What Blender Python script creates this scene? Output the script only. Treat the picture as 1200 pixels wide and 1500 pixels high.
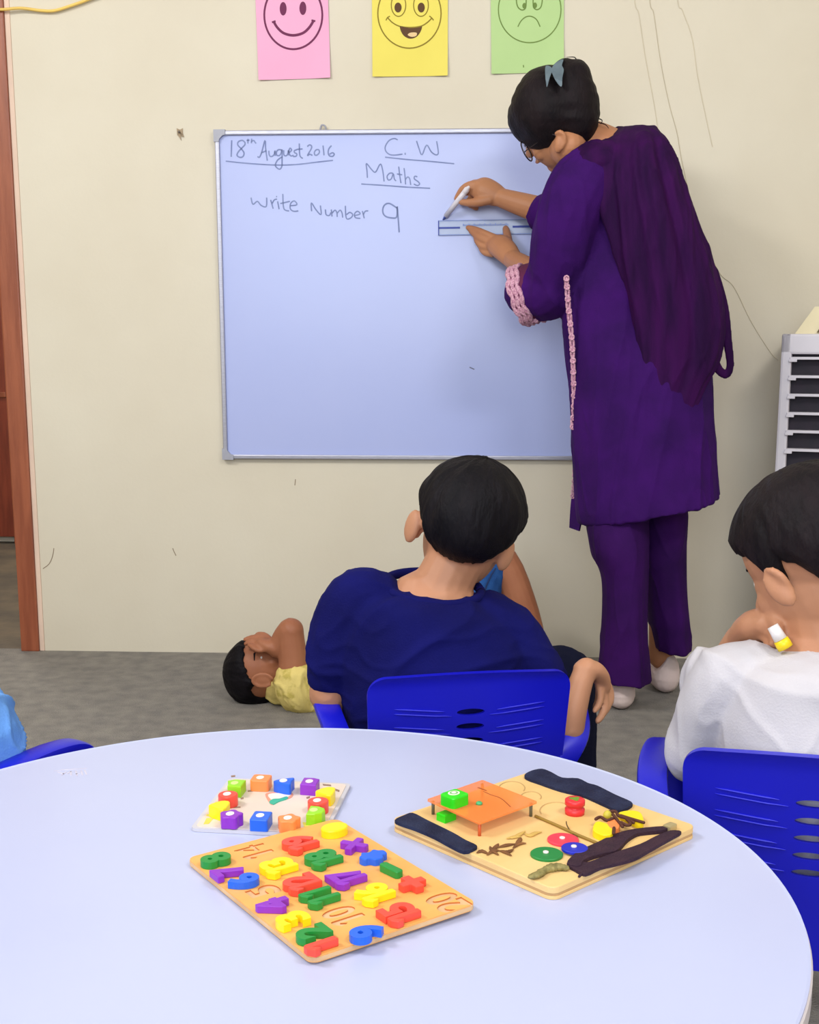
import bpy, bmesh, math, random
from mathutils import Vector, Matrix, noise

for o in list(bpy.data.objects):
    bpy.data.objects.remove(o)
scene = bpy.context.scene
COL = scene.collection

# ------------------------------------------------------------------ camera
F_PX, PP_X, PP_Y = 1800.0, 600.0, 830.0
PITCH, CAM_H = math.radians(10.39), 0.934
cam_data = bpy.data.cameras.new('camera')
cam = bpy.data.objects.new('camera', cam_data)
COL.objects.link(cam)
cam.location = (0, 0, CAM_H)
cam.rotation_euler = (math.pi / 2 - PITCH, 0, 0)
cam_data.sensor_fit = 'VERTICAL'
cam_data.sensor_height = 36.0
cam_data.lens = 36.0 * F_PX / 1500.0
cam_data.shift_y = (PP_Y - 750.0) / 1500.0
cam_data.clip_start = 0.05
scene.camera = cam

# ------------------------------------------------------------------ light
vs = scene.view_settings
vs.view_transform = 'Standard'
vs.look = 'None'
vs.gamma = 1.0
vs.use_curve_mapping = False
vs.exposure = -0.08
world = bpy.data.worlds.new('world')
scene.world = world
world.use_nodes = True
world.node_tree.nodes['Background'].inputs['Color'].default_value = (0.75, 0.82, 1.0, 1)
world.node_tree.nodes['Background'].inputs['Strength'].default_value = 0.3


def area_light(name, loc, target, size, energy, color):
    d = bpy.data.lights.new(name, 'AREA')
    d.shape = 'RECTANGLE'
    d.size, d.size_y = size
    d.energy = energy
    d.color = color
    o = bpy.data.objects.new(name, d)
    COL.objects.link(o)
    o.location = loc
    o.rotation_euler = (Vector(target) - Vector(loc)).to_track_quat('-Z', 'Y').to_euler()
    return o


# two ceiling LED battens of the classroom and the daylight of the window behind the camera
area_light('ceiling_batten_left', (-1.75, 0.95, 2.62), (0.1, 2.7, 0.7), (0.9, 0.3), 44, (1.0, 0.98, 0.96))
area_light('ceiling_batten_right', (1.2, 0.25, 2.68), (0.35, 2.6, 0.6), (0.8, 0.3), 32, (1.0, 0.96, 0.92))
area_light('window_daylight', (-0.5, -1.85, 1.75), (-0.1, 2.5, 0.9), (2.6, 1.5), 92, (0.86, 0.92, 1.0))


area_light('passage_fill_light', (-1.75, 4.6, 2.7), (-1.75, 4.7, 0), (0.4, 0.4), 22, (1.0, 0.95, 0.88))  # unseen fill light added to brighten the passage and its door


# ------------------------------------------------------------------ pixel -> place
def ray(px, py):
    x = (px - PP_X) / F_PX
    v = -(py - PP_Y) / F_PX
    return Vector((x, math.cos(PITCH) + v * math.sin(PITCH), -math.sin(PITCH) + v * math.cos(PITCH)))


CAM = Vector((0, 0, CAM_H))


def at(px, py, depth):
    """point seen at a photo pixel, standing `depth` metres in front of the camera"""
    d = ray(px, py)
    return CAM + d * (depth / d.y)


def atz(px, py, z):
    d = ray(px, py)
    return CAM + d * ((z - CAM_H) / d.z)


def ppm(depth):
    return depth * 1.0 / F_PX          # metres per pixel, near enough


WALL_A = math.radians(2.8)
WALL_Y = atz(600, 959.5, 0).y
MW = Matrix.Translation((0, WALL_Y, 0)) @ Matrix.Rotation(-WALL_A, 4, 'Z')
MWI = MW.inverted()


def onwall(px, py, off=0.0):
    """(u, z) on the wall plane, `off` metres in front of it"""
    o = MWI @ CAM
    d = MWI.to_3x3() @ ray(px, py)
    p = o + d * ((-off - o.y) / d.y)
    return p.x, p.z


# ------------------------------------------------------------------ materials
def lin(c):
    c = c / 255.0
    return c / 12.92 if c <= 0.04045 else ((c + 0.055) / 1.055) ** 2.4


def rgb(c):
    return (lin(c[0]), lin(c[1]), lin(c[2]), 1.0)


MATS = {}


def mat(name, c, rough=0.5, c2=None, scale=6.0, bump=0.0, bscale=60.0, spec=0.5, metal=0.0, stretch=None, detail=4.0,
        alpha=None, trans=0.0, sheen=0.0, coat=0.0, lo=0.35, hi=0.65):
    if name in MATS:
        return MATS[name]
    m = bpy.data.materials.new(name)
    m.use_nodes = True
    nt = m.node_tree
    b = nt.nodes['Principled BSDF']
    b.inputs['Roughness'].default_value = rough
    b.inputs['Specular IOR Level'].default_value = spec
    b.inputs['Metallic'].default_value = metal
    b.inputs['Transmission Weight'].default_value = trans
    b.inputs['Sheen Weight'].default_value = sheen
    b.inputs['Coat Weight'].default_value = coat
    if alpha is not None:
        b.inputs['Alpha'].default_value = alpha
    tc = nt.nodes.new('ShaderNodeTexCoord')
    mp = nt.nodes.new('ShaderNodeMapping')
    nt.links.new(tc.outputs['Object'], mp.inputs['Vector'])
    if stretch:
        mp.inputs['Scale'].default_value = stretch
    if c2 is None:
        c2 = tuple(v * 0.94 for v in c)
    n = nt.nodes.new('ShaderNodeTexNoise')
    n.inputs['Scale'].default_value = scale
    n.inputs['Detail'].default_value = detail
    nt.links.new(mp.outputs['Vector'], n.inputs['Vector'])
    r = nt.nodes.new('ShaderNodeValToRGB')
    r.color_ramp.elements[0].position = lo
    r.color_ramp.elements[1].position = hi
    r.color_ramp.elements[0].color = rgb(c)
    r.color_ramp.elements[1].color = rgb(c2)
    nt.links.new(n.outputs['Fac'], r.inputs['Fac'])
    nt.links.new(r.outputs['Color'], b.inputs['Base Color'])
    if bump:
        n2 = nt.nodes.new('ShaderNodeTexNoise')
        n2.inputs['Scale'].default_value = bscale
        n2.inputs['Detail'].default_value = 3.0
        nt.links.new(mp.outputs['Vector'], n2.inputs['Vector'])
        bp = nt.nodes.new('ShaderNodeBump')
        bp.inputs['Strength'].default_value = bump
        bp.inputs['Distance'].default_value = 0.01
        nt.links.new(n2.outputs['Fac'], bp.inputs['Height'])
        nt.links.new(bp.outputs['Normal'], b.inputs['Normal'])
    MATS[name] = m
    return m


# ------------------------------------------------------------------ mesh builder
class MB:
    def __init__(self):
        self.v, self.f = [], []

    def add(self, vs, fs):
        o = len(self.v)
        self.v += [Vector(p) for p in vs]
        self.f += [tuple(i + o for i in f) for f in fs]
        return self

    def box(self, lo, hi, bevel=0.0):
        if bevel <= 0:
            x0, y0, z0 = lo
            x1, y1, z1 = hi
            return self.add([(x0, y0, z0), (x1, y0, z0), (x1, y1, z0), (x0, y1, z0), (x0, y0, z1), (x1, y0, z1), (x1, y1, z1), (x0, y1, z1)],
                            [(0, 3, 2, 1), (4, 5, 6, 7), (0, 1, 5, 4), (1, 2, 6, 5), (2, 3, 7, 6), (3, 0, 4, 7)])
        bm = bmesh.new()
        bmesh.ops.create_cube(bm, size=1.0)
        for v in bm.verts:
            v.co = Vector(((lo[i] + hi[i]) / 2 + v.co[i] * (hi[i] - lo[i]) for i in range(3)))
        bmesh.ops.bevel(bm, geom=list(bm.edges), offset=bevel, segments=2, profile=0.6, affect='EDGES')
        return self.bm(bm)

    def bm(self, bm):
        bm.verts.index_update()
        self.add([v.co.copy() for v in bm.verts], [[v.index for v in f.verts] for f in bm.faces])
        bm.free()
        return self

    def mesh(self, me):
        self.add([v.co.copy() for v in me.vertices], [tuple(p.vertices) for p in me.polygons])
        return self

    def loft(self, rings, caps=True, closed=True):
        n = len(rings[0])
        vs = [p for r in rings for p in r]
        fs = []
        for i in range(len(rings) - 1):
            for j in range(n if closed else n - 1):
                k = (j + 1) % n
                fs.append((i * n + j, i * n + k, (i + 1) * n + k, (i + 1) * n + j))
        if caps and closed:
            fs.append(tuple(range(n - 1, -1, -1)))
            fs.append(tuple((len(rings) - 1) * n + j for j in range(n)))
        return self.add(vs, fs)

    def tube(self, pts, radii, n=14, flat=1.0, up=None, round_ends=True, smooth=0):
        """limb along a polyline; radii one per point or single; flat squeezes the second axis"""
        pts = [Vector(p) for p in pts]
        if not hasattr(radii, '__len__'):
            radii = [radii] * len(pts)
        radii = list(radii)
        flats = list(flat) if hasattr(flat, '__len__') else [flat] * len(pts)
        if smooth:
            pts, radii, flats = resample(pts, radii, flats, smooth)
        if round_ends:
            t0 = (pts[0] - pts[1]).normalized()
            t1 = (pts[-1] - pts[-2]).normalized()
            r0, r1 = radii[0], radii[-1]
            f0, f1 = flats[0], flats[-1]
            hp = [pts[0] + t0 * r0 * k for k in (0.98, 0.85, 0.5)]
            tp = [pts[-1] + t1 * r1 * k for k in (0.5, 0.85, 0.98)]
            pts = hp + pts + tp
            radii = [r0 * k for k in (0.15, 0.53, 0.87)] + radii + [r1 * k for k in (0.87, 0.53, 0.15)]
            flats = [f0] * 3 + flats + [f1] * 3
        rings = []
        prev = None
        for i, p in enumerate(pts):
            t = (pts[min(i + 1, len(pts) - 1)] - pts[max(i - 1, 0)]).normalized()
            if prev is None:
                ref = Vector(up) if up is not None else (Vector((0, 0, 1)) if abs(t.z) < 0.9 else Vector((0, 1, 0)))
                a = (ref - t * ref.dot(t)).normalized()
            else:
                a = (prev - t * prev.dot(t)).normalized()
            prev = a
            b = t.cross(a)
            rings.append([p + (a * math.cos(2 * math.pi * j / n) * radii[i] * flats[i] + b * math.sin(2 * math.pi * j / n) * radii[i]) for j in range(n)])
        return self.loft(rings)

    def ellipsoid(self, c, r, rot=None, n=20, m=12):
        c = Vector(c)
        R = rot if rot is not None else Matrix.Identity(3)
        rings = []
        for i in range(1, m):
            th = math.pi * i / m
            rings.append([c + R @ Vector((r[0] * math.sin(th) * math.cos(2 * math.pi * j / n), r[1] * math.sin(th) * math.sin(2 * math.pi * j / n), -r[2] * math.cos(th))) for j in range(n)])
        k = len(self.v)
        self.loft(rings, caps=False)
        k2 = len(self.v)
        self.v += [c + R @ Vector((0, 0, -r[2])), c + R @ Vector((0, 0, r[2]))]
        for j in range(n):
            self.f.append((k2, k + (j + 1) % n, k + j))
            b = k + (m - 2) * n
            self.f.append((k2 + 1, b + j, b + (j + 1) % n))
        return self

    def prism(self, poly, z0, z1, M=None):
        """2-D polygon extruded in local z"""
        n = len(poly)
        vs = [Vector((p[0], p[1], z0)) for p in poly] + [Vector((p[0], p[1], z1)) for p in poly]
        if M is not None:
            vs = [M @ v for v in vs]
        fs = [tuple(range(n - 1, -1, -1)), tuple(range(n, 2 * n))]
        fs += [(i, (i + 1) % n, n + (i + 1) % n, n + i) for i in range(n)]
        return self.add(vs, fs)

    def ribbon(self, pts, w, y0, y1, closed=False):
        """flat stroke in the x-z plane between y0 and y1 (local wall coordinates)"""
        n = len(pts)
        P = [Vector((p[0], p[1])) for p in pts]
        L, Rr = [], []
        for i in range(n):
            if closed:
                t = P[(i + 1) % n] - P[i - 1]
            else:
                t = P[min(i + 1, n - 1)] - P[max(i - 1, 0)]
            if t.length < 1e-9:
                t = Vector((1, 0))
            t.normalize()
            nn = Vector((-t.y, t.x)) * w / 2
            L.append(P[i] + nn)
            Rr.append(P[i] - nn)
        rings = [[(L[i].x, y0, L[i].y), (Rr[i].x, y0, Rr[i].y), (Rr[i].x, y1, Rr[i].y), (L[i].x, y1, L[i].y)] for i in range(n)]
        if closed:
            rings.append(rings[0])
            return self.loft(rings, caps=False)
        return self.loft(rings)

    def lathe(self, prof, n=32, c=(0, 0, 0)):
        c = Vector(c)
        rings = [[c + Vector((r * math.cos(2 * math.pi * j / n), r * math.sin(2 * math.pi * j / n), z)) for j in range(n)] for r, z in prof]
        return self.loft(rings)

    def to_mesh(self, name='m'):
        me = bpy.data.meshes.new(name)
        me.from_pydata([tuple(v) for v in self.v], [], self.f)
        me.validate()
        bm = bmesh.new()
        bm.from_mesh(me)
        bmesh.ops.recalc_face_normals(bm, faces=bm.faces)
        bm.to_mesh(me)
        bm.free()
        return me


def resample(pts, radii, flats, k):
    """Catmull-Rom through the points, k steps per span"""
    def cr(a, b, c, d, t):
        return 0.5 * ((2 * b) + (c - a) * t + (2 * a - 5 * b + 4 * c - d) * t * t + (3 * b - a - 3 * c + d) * t * t * t)
    P, R, FL = [], [], []
    n = len(pts)
    for i in range(n - 1):
        a, b, c, d = pts[max(i - 1, 0)], pts[i], pts[i + 1], pts[min(i + 2, n - 1)]
        for s in range(k):
            t = s / k
            P.append(cr(a, b, c, d, t))
            R.append(max(1e-4, cr(radii[max(i - 1, 0)], radii[i], radii[i + 1], radii[min(i + 2, n - 1)], t)))
            FL.append(flats[i] * (1 - t) + flats[i + 1] * t)
    P.append(pts[-1]); R.append(radii[-1]); FL.append(flats[-1])
    return P, R, FL


def curve2(pts, k=6, closed=False):
    """smooth 2-D polyline"""
    n = len(pts)
    out = []
    rng = range(n) if closed else range(n - 1)
    for i in rng:
        g = (lambda j: pts[j % n]) if closed else (lambda j: pts[min(max(j, 0), n - 1)])
        a, b, c, d = g(i - 1), g(i), g(i + 1), g(i + 2)
        for s in range(k):
            t = s / k
            out.append(tuple(0.5 * ((2 * b[q]) + (c[q] - a[q]) * t + (2 * a[q] - 5 * b[q] + 4 * c[q] - d[q]) * t * t + (3 * b[q] - a[q] - 3 * c[q] + d[q]) * t ** 3) for q in range(len(b))))
    if not closed:
        out.append(tuple(pts[-1]))
    return out


def shade(me, smooth):
    for p in me.polygons:
        p.use_smooth = smooth


def bake(me, mods):
    """apply modifiers given as (type, {attr: value}) to a mesh, return new mesh"""
    ob = bpy.data.objects.new('tmp', me)
    COL.objects.link(ob)
    for t, kw in mods:
        m = ob.modifiers.new(t, t)
        for k, v in kw.items():
            setattr(m, k, v)
    dg = bpy.context.evaluated_depsgraph_get()
    dg.update()
    out = bpy.data.meshes.new_from_object(ob.evaluated_get(dg))
    bpy.data.objects.remove(ob)
    return out


def organic(mb, voxel=0.004, smooth=6, factor=0.5):
    """weld overlapping closed volumes into one continuous skin"""
    me = mb.to_mesh()
    return bake(me, [('REMESH', dict(mode='VOXEL', voxel_size=voxel)), ('SMOOTH', dict(factor=factor, iterations=smooth))])


def cut(me, cutter):
    co = bpy.data.objects.new('cutter', cutter)
    COL.objects.link(co)
    out = bake(me, [('BOOLEAN', dict(operation='DIFFERENCE', object=co, solver='EXACT'))])
    bpy.data.objects.remove(co)
    return out


def disp(me, fn):
    """push vertices along their normals by fn(co, normal)"""
    ns = [v.normal.copy() for v in me.vertices]
    for v, n in zip(me.vertices, ns):
        v.co = v.co + n * fn(v.co, n)


def empty(name, loc=(0, 0, 0), rz=0.0, label=None, cat=None, group=None, M=None):
    o = bpy.data.objects.new(name, None)
    COL.objects.link(o)
    o.empty_display_size = 0.05
    if M is not None:
        o.matrix_world = M
    else:
        o.location = loc
        o.rotation_euler = (0, 0, rz)
    tag(o, label, cat, group)
    return o


def tag(o, label=None, cat=None, group=None, kind=None):
    if label:
        o['label'] = label
    if cat:
        o['category'] = cat
    if group:
        o['group'] = group
    if kind:
        o['kind'] = kind
    return o


def world_of(o):
    m = o.matrix_basis.copy()
    while o.parent:
        o = o.parent
        m = o.matrix_basis @ m
    return m


def obj(name, src, material, parent=None, smooth=False, world=False, label=None, M=None):
    """one mesh object; world=True: the mesh is in world coordinates and is moved into the parent's frame"""
    me = src.to_mesh(name) if isinstance(src, MB) else src
    me.name = name
    me.materials.clear()
    me.materials.append(material)
    shade(me, bool(smooth))
    if smooth == 'auto':
        me.set_sharp_from_angle(angle=math.radians(38))
    o = bpy.data.objects.new(name, me)
    COL.objects.link(o)
    if parent is not None:
        o.parent = parent
        if world:
            me.transform(world_of(parent).inverted())
    elif M is not None:
        o.matrix_world = M
    elif world:
        xs = [v.co for v in me.vertices]
        c = Vector(((min(p.x for p in xs) + max(p.x for p in xs)) / 2, (min(p.y for p in xs) + max(p.y for p in xs)) / 2, min(p.z for p in xs)))
        me.transform(Matrix.Translation(-c))
        o.location = c
    if label:
        o['label'] = label
    return o


def struct(name, src, material, M=None, parent=None, smooth=False):
    o = obj(name, src, material, parent, smooth, M=M)
    if parent is None:
        o['kind'] = 'structure'
    return o
# ------------------------------------------------------------------ room
m_wall = mat('cream wall paint', (219, 212, 194), 0.6, (214, 206, 187), 2.2, bump=0.04, bscale=90, spec=0.3)
m_white = mat('white ceiling paint', (240, 238, 232), 0.7)
m_carpet = mat('grey carpet', (150, 146, 140), 0.95, (132, 129, 127), 22, bump=0.6, bscale=260, spec=0.1, detail=8)
m_frame = mat('red brown door varnish', (158, 88, 58), 0.4, (138, 72, 46), 9, stretch=(6, 6, 0.6), bump=0.05)
m_door = mat('dark red door varnish', (140, 62, 40), 0.4, (120, 50, 32), 9, stretch=(6, 6, 0.6))
m_concrete = mat('passage floor', (120, 108, 92), 0.85, (95, 88, 80), 7, bump=0.2, bscale=40)

U_EDGE = onwall(66, 953)[0]                 # wall end at the doorway
U_R, CEIL, Y_BACK = 2.35, 2.95, -5.6
U_L = U_EDGE - 1.12
T_W = 0.16
b = MB()
b.box((U_EDGE, 0, 0), (U_R, T_W, CEIL))
b.box((U_L, 0, 2.12), (U_EDGE, T_W, CEIL))
struct('wall_back', b, m_wall, MW)
struct('wall_right', MB().box((U_R, Y_BACK, 0), (U_R + 0.12, T_W, CEIL)), m_wall, MW)
struct('wall_left', MB().box((U_L - 0.12, Y_BACK, 0), (U_L, 3.2, CEIL)), m_wall, MW)
# rear wall with the window that lets in the daylight
b = MB()
b.box((U_L, Y_BACK - 0.12, 0), (U_R, Y_BACK, 0.95)).box((U_L, Y_BACK - 0.12, 2.55), (U_R, Y_BACK, CEIL))
b.box((U_L, Y_BACK - 0.12, 0.95), (-1.85, Y_BACK, 2.55)).box((1.0, Y_BACK - 0.12, 0.95), (U_R, Y_BACK, 2.55))
struct('wall_rear', b, m_wall, MW)
struct('ceiling', MB().box((U_L - 0.12, Y_BACK - 0.12, CEIL), (U_R + 0.12, T_W, CEIL + 0.1)), m_white, MW)
struct('floor', MB().box((U_L - 0.12, Y_BACK - 0.12, -0.06), (U_R + 0.12, 0.02, 0.0)), m_carpet, MW)
# passage behind the doorway
struct('floor_passage', MB().box((U_L - 0.12, 0.02, -0.06), (U_EDGE + 0.9, 3.2, -0.004)), m_concrete, MW)
struct('wall_passage', MB().box((U_L - 0.3, 2.05, 0), (U_EDGE + 0.9, 2.2, CEIL)), m_wall, MW)
struct('wall_passage_side', MB().box((U_EDGE + 0.78, T_W, 0), (U_EDGE + 0.9, 2.05, CEIL)), m_wall, MW)
struct('ceiling_passage', MB().box((U_L - 0.3, T_W, CEIL), (U_EDGE + 0.9, 2.2, CEIL + 0.1)), m_white, MW)
# door frame: stepped jamb
j0 = onwall(33, 951)[0]
j1 = onwall(59, 952)[0]
b = MB()
b.box((j0, -0.012, 0), (j1, T_W + 0.01, 2.08), 0.003)
b.box((j0 - 0.012, 0.045, 0), (j0 + 0.004, T_W, 2.05), 0.002)
dfr = struct('trim_1', b, m_frame, MW)
struct('frame_head', MB().box((U_L + 0.03, -0.012, 2.05), (j0, T_W + 0.01, 2.12), 0.003), m_frame, parent=dfr)
struct('jamb', MB().box((U_L, -0.012, 0), (U_L + 0.055, T_W + 0.01, 2.05), 0.003), m_frame, parent=dfr)
m_plaster = mat('pale plaster reveal', (232, 205, 185), 0.7)
struct('trim_2', MB().box((j1, -0.004, 0), (U_EDGE, T_W, 2.12), 0.002), m_plaster, MW)
# panelled door across the passage
def far_u(px, py, yy):
    o = MWI @ CAM
    d = MWI.to_3x3() @ ray(px, py)
    p = o + d * ((yy - o.y) / d.y)
    return p.x, p.z
du = far_u(26, 800, 2.03)[0]
zb = 0.03
dm = far_u(10, 577, 2.03)[1]
dl = struct('door_1', MB().box((du - 0.82, 2.0, zb), (du, 2.04, 2.05), 0.004), m_door, MW)
for z0, z1 in ((0.22, dm - 0.07), (dm + 0.05, 1.85)):
    for x0, x1 in ((du - 0.74, du - 0.45), (du - 0.37, du - 0.08)):
        struct('door_panel', MB().box((x0, 1.985, z0), (x1, 2.004, z1), 0.008), m_door, parent=dl)
struct('rail', MB().box((du - 0.8, 1.99, dm - 0.015), (du, 2.004, dm + 0.01), 0.004), m_frame, parent=dl)
struct('door_post', MB().box((du, 1.99, 0), (du + 0.06, 2.06, 2.12), 0.003), m_frame, parent=dl)

# ------------------------------------------------------------------ whiteboard
m_board = mat('whiteboard enamel', (176, 187, 235), 0.24, (172, 184, 234), 2, spec=0.45)
m_alu = mat('brushed aluminium', (178, 178, 190), 0.35, (160, 160, 172), 40, metal=0.6, stretch=(1, 20, 20))
m_cap = mat('grey plastic corner', (168, 170, 184), 0.45)
m_ink = mat('blue marker ink', (112, 126, 176), 0.6, (128, 142, 190), 30)
bu0 = (onwall(317.5, 210)[0] + onwall(327.5, 660)[0]) / 2
bz1 = onwall(330, 192.5)[1]
bz0 = onwall(340, 671.5)[1]
bu1 = bu0 + 1.22
FW, FD = 0.013, 0.02
wb = empty('whiteboard', M=MW @ Matrix.Translation((bu0, 0, bz0)), label='wide whiteboard in a thin aluminium frame, hung on the cream wall', cat='whiteboard')
LB = Matrix.Translation((-bu0, 0, -bz0))


def wpart(name, b, m, parent=wb, smooth=False, label=None):
    me = b.to_mesh(name)
    me.transform(LB)
    return obj(name, me, m, parent, smooth, label=label)


BF = 0.012
wpart('writing_surface', MB().box((bu0 + 0.004, -BF, bz0 + 0.004), (bu1 - 0.004, -0.003, bz1 - 0.004)), m_board)
wpart('frame_rail', MB().box((bu0, -FD, bz1 - FW), (bu1, -0.002, bz1), 0.003), m_alu, label='top aluminium rail')
wpart('frame_rail', MB().box((bu0, -FD, bz0), (bu1, -0.002, bz0 + FW), 0.003), m_alu, label='bottom aluminium rail')
wpart('frame_rail', MB().box((bu0, -FD, bz0), (bu0 + FW, -0.002, bz1), 0.003), m_alu, label='side aluminium rail')
wpart('frame_rail', MB().box((bu1 - FW, -FD, bz0), (bu1, -0.002, bz1), 0.003), m_alu, label='side aluminium rail')
for cu, sx in ((bu0, 1), (bu1, -1)):
    for cz, sz in ((bz0, 1), (bz1, -1)):
        s = 0.031
        poly = [(-0.002, -0.002), (s, -0.002), (s, FW - 0.001), (FW + 0.010, FW + 0.001), (FW + 0.001, FW + 0.010), (FW - 0.001, s), (-0.002, s)]
        Mx = Matrix(((sx, 0, 0, cu), (0, 0, 1, 0), (0, sz, 0, cz), (0, 0, 0, 1)))
        wpart('corner_cap', MB().prism(poly, -FD - 0.003, -0.002, Mx), m_cap)
hu, hz = onwall(474, 186)
wpart('hanging_clip', MB().tube([(hu - 0.008, -0.012, bz1 - 0.002), (hu - 0.004, -0.014, bz1 + 0.012), (hu + 0.006, -0.014, bz1 + 0.010), (hu + 0.009, -0.012, bz1 - 0.002)], 0.0025, 8, smooth=3), m_cap, smooth=True)


def strokes(name, lines, origin, sc, width, label=None, m=None, off=BF):
    b = MB()
    for ln in lines:
        P = [onwall(origin[0] + x / sc, origin[1] + y / sc, off) for x, y in ln]
        if len(P) > 2:
            P = curve2(P, 4)
        b.ribbon(P, width, -off - 0.0006, -off + 0.0002)
    return wpart(name, b, m or m_ink, label=label)


PX = 0.00202   # metres per photo pixel on the wall
W1 = 1.9 * PX
o1, s1 = (320, 190), 1200 / 180
strokes('handwriting', [
    [(130, 103), (125, 265)],
    [(262, 128), (235, 104), (195, 118), (190, 150), (222, 185), (250, 225), (240, 262), (210, 270), (182, 250), (195, 215), (228, 180), (258, 148), (260, 125)],
    [(290, 90), (288, 135)], [(275, 105), (305, 103)], [(325, 88), (322, 132)], [(322, 115), (345, 105), (355, 118), (368, 134)],
], o1, s1, W1, 'the written day 18th')
strokes('handwriting', [
    [(382, 262), (402, 268), (425, 215), (455, 105), (462, 190), (478, 303)], [(420, 225), (470, 205)],
    [(492, 205), (498, 250), (520, 262), (545, 240), (552, 205), (555, 255)],
    [(620, 200), (590, 195), (568, 215), (570, 248), (595, 252), (612, 230), (622, 195), (622, 290), (620, 355), (602, 385), (575, 375), (556, 345), (580, 295), (625, 265)],
    [(638, 200), (640, 245), (660, 255), (678, 235), (684, 200), (684, 250)],
    [(690, 225), (715, 200), (700, 180), (688, 215), (705, 255), (735, 250)],
    [(768, 195), (742, 205), (745, 225), (765, 235), (760, 258), (730, 262)],
    [(790, 135), (792, 220), (800, 262), (825, 280)], [(765, 192), (822, 188)],
], o1, s1, W1, 'the written month August')
strokes('handwriting', [
    [(868, 165), (890, 148), (910, 160), (905, 190), (870, 252), (892, 240), (918, 250)],
    [(950, 200), (938, 220), (942, 245), (962, 248), (985, 225), (982, 198), (960, 195), (950, 202)],
    [(1022, 155), (1032, 250)],
    [(1105, 155), (1080, 185), (1072, 225), (1085, 255), (1115, 260), (1132, 240), (1115, 225), (1085, 240)],
], o1, s1, W1, 'the written year 2016')
strokes('underline', [[(72, 307), (300, 330), (560, 345), (760, 340), (950, 318), (1120, 299)]], o1, s1, W1 * 0.9)
o2 = (520, 190)
strokes('handwriting', [
    [(418, 100), (385, 86), (335, 105), (298, 160), (300, 205), (335, 240), (390, 248), (465, 238)], [(490, 225), (492, 245)],
    [(602, 110), (625, 180), (655, 245), (700, 150), (745, 215), (790, 245), (815, 225), (798, 112)],
], o2, s1, W1 * 0.9, 'the written letters C.W')
strokes('underline', [[(295, 268), (500, 290), (720, 308), (970, 332)]], o2, s1, W1 * 0.9)
strokes('handwriting', [
    [(122, 470), (118, 400), (112, 330), (160, 385), (200, 415), (240, 345), (258, 345), (275, 420), (285, 505)],
    [(372, 425), (340, 425), (315, 455), (325, 490), (355, 480), (375, 430), (385, 480), (402, 500)],
    [(428, 360), (438, 450), (450, 522)], [(410, 432), (462, 440)],
    [(480, 375), (490, 460), (495, 535)], [(492, 490), (515, 462), (535, 480), (545, 540)],
    [(610, 460), (585, 455), (580, 480), (615, 505), (632, 530), (610, 545), (575, 530)],
], o2, s1, W1 * 0.9, 'the written word Maths')
strokes('underline', [[(62, 530), (300, 545), (500, 560), (735, 572)]], o2, s1, W1 * 0.9)
o3, s3 = (350, 270), 1200 / 260
strokes('handwriting', [
    [(82, 90), (95, 135), (125, 115), (150, 142), (185, 150), (188, 90)],
    [(215, 105), (232, 165)], [(225, 130), (240, 105), (258, 100)],
    [(262, 115), (272, 168)], [(252, 82), (258, 84)],
    [(297, 65), (300, 140), (310, 172), (340, 180)], [(280, 130), (345, 115)],
    [(345, 145), (392, 138), (375, 112), (350, 130), (348, 165), (370, 182), (402, 180)],
], o3, s3, W1 * 0.95, 'the written word Write')
strokes('handwriting', [
    [(492, 182), (490, 125), (520, 170), (555, 205), (552, 150), (552, 145)],
    [(585, 170), (590, 205), (612, 210), (622, 190)],
    [(625, 170), (630, 218)], [(630, 195), (650, 175), (662, 190), (665, 220)], [(665, 195), (685, 175), (698, 195), (702, 225)],
    [(720, 145), (726, 228), (755, 228), (770, 205), (750, 190), (728, 205)],
    [(780, 212), (820, 200), (802, 182), (782, 200), (788, 225), (822, 230)],
    [(835, 180), (848, 230)], [(842, 205), (855, 182), (875, 180)],
], o3, s3, W1 * 0.95, 'the written word Number')
strokes('handwriting', [[(1068, 160), (1020, 130), (985, 140), (972, 180), (990, 215), (1040, 228), (1068, 218), (1070, 150), (1078, 240), (1084, 325)]],
        o3, s3, W1 * 1.1, 'the written digit 9')
m_scuff = mat('dark scuff', (110, 110, 140), 0.7)
strokes('scuff_mark', [[(688, 538), (695, 541)]], (0, 0), 1, 0.003, None, m_scuff)

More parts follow.
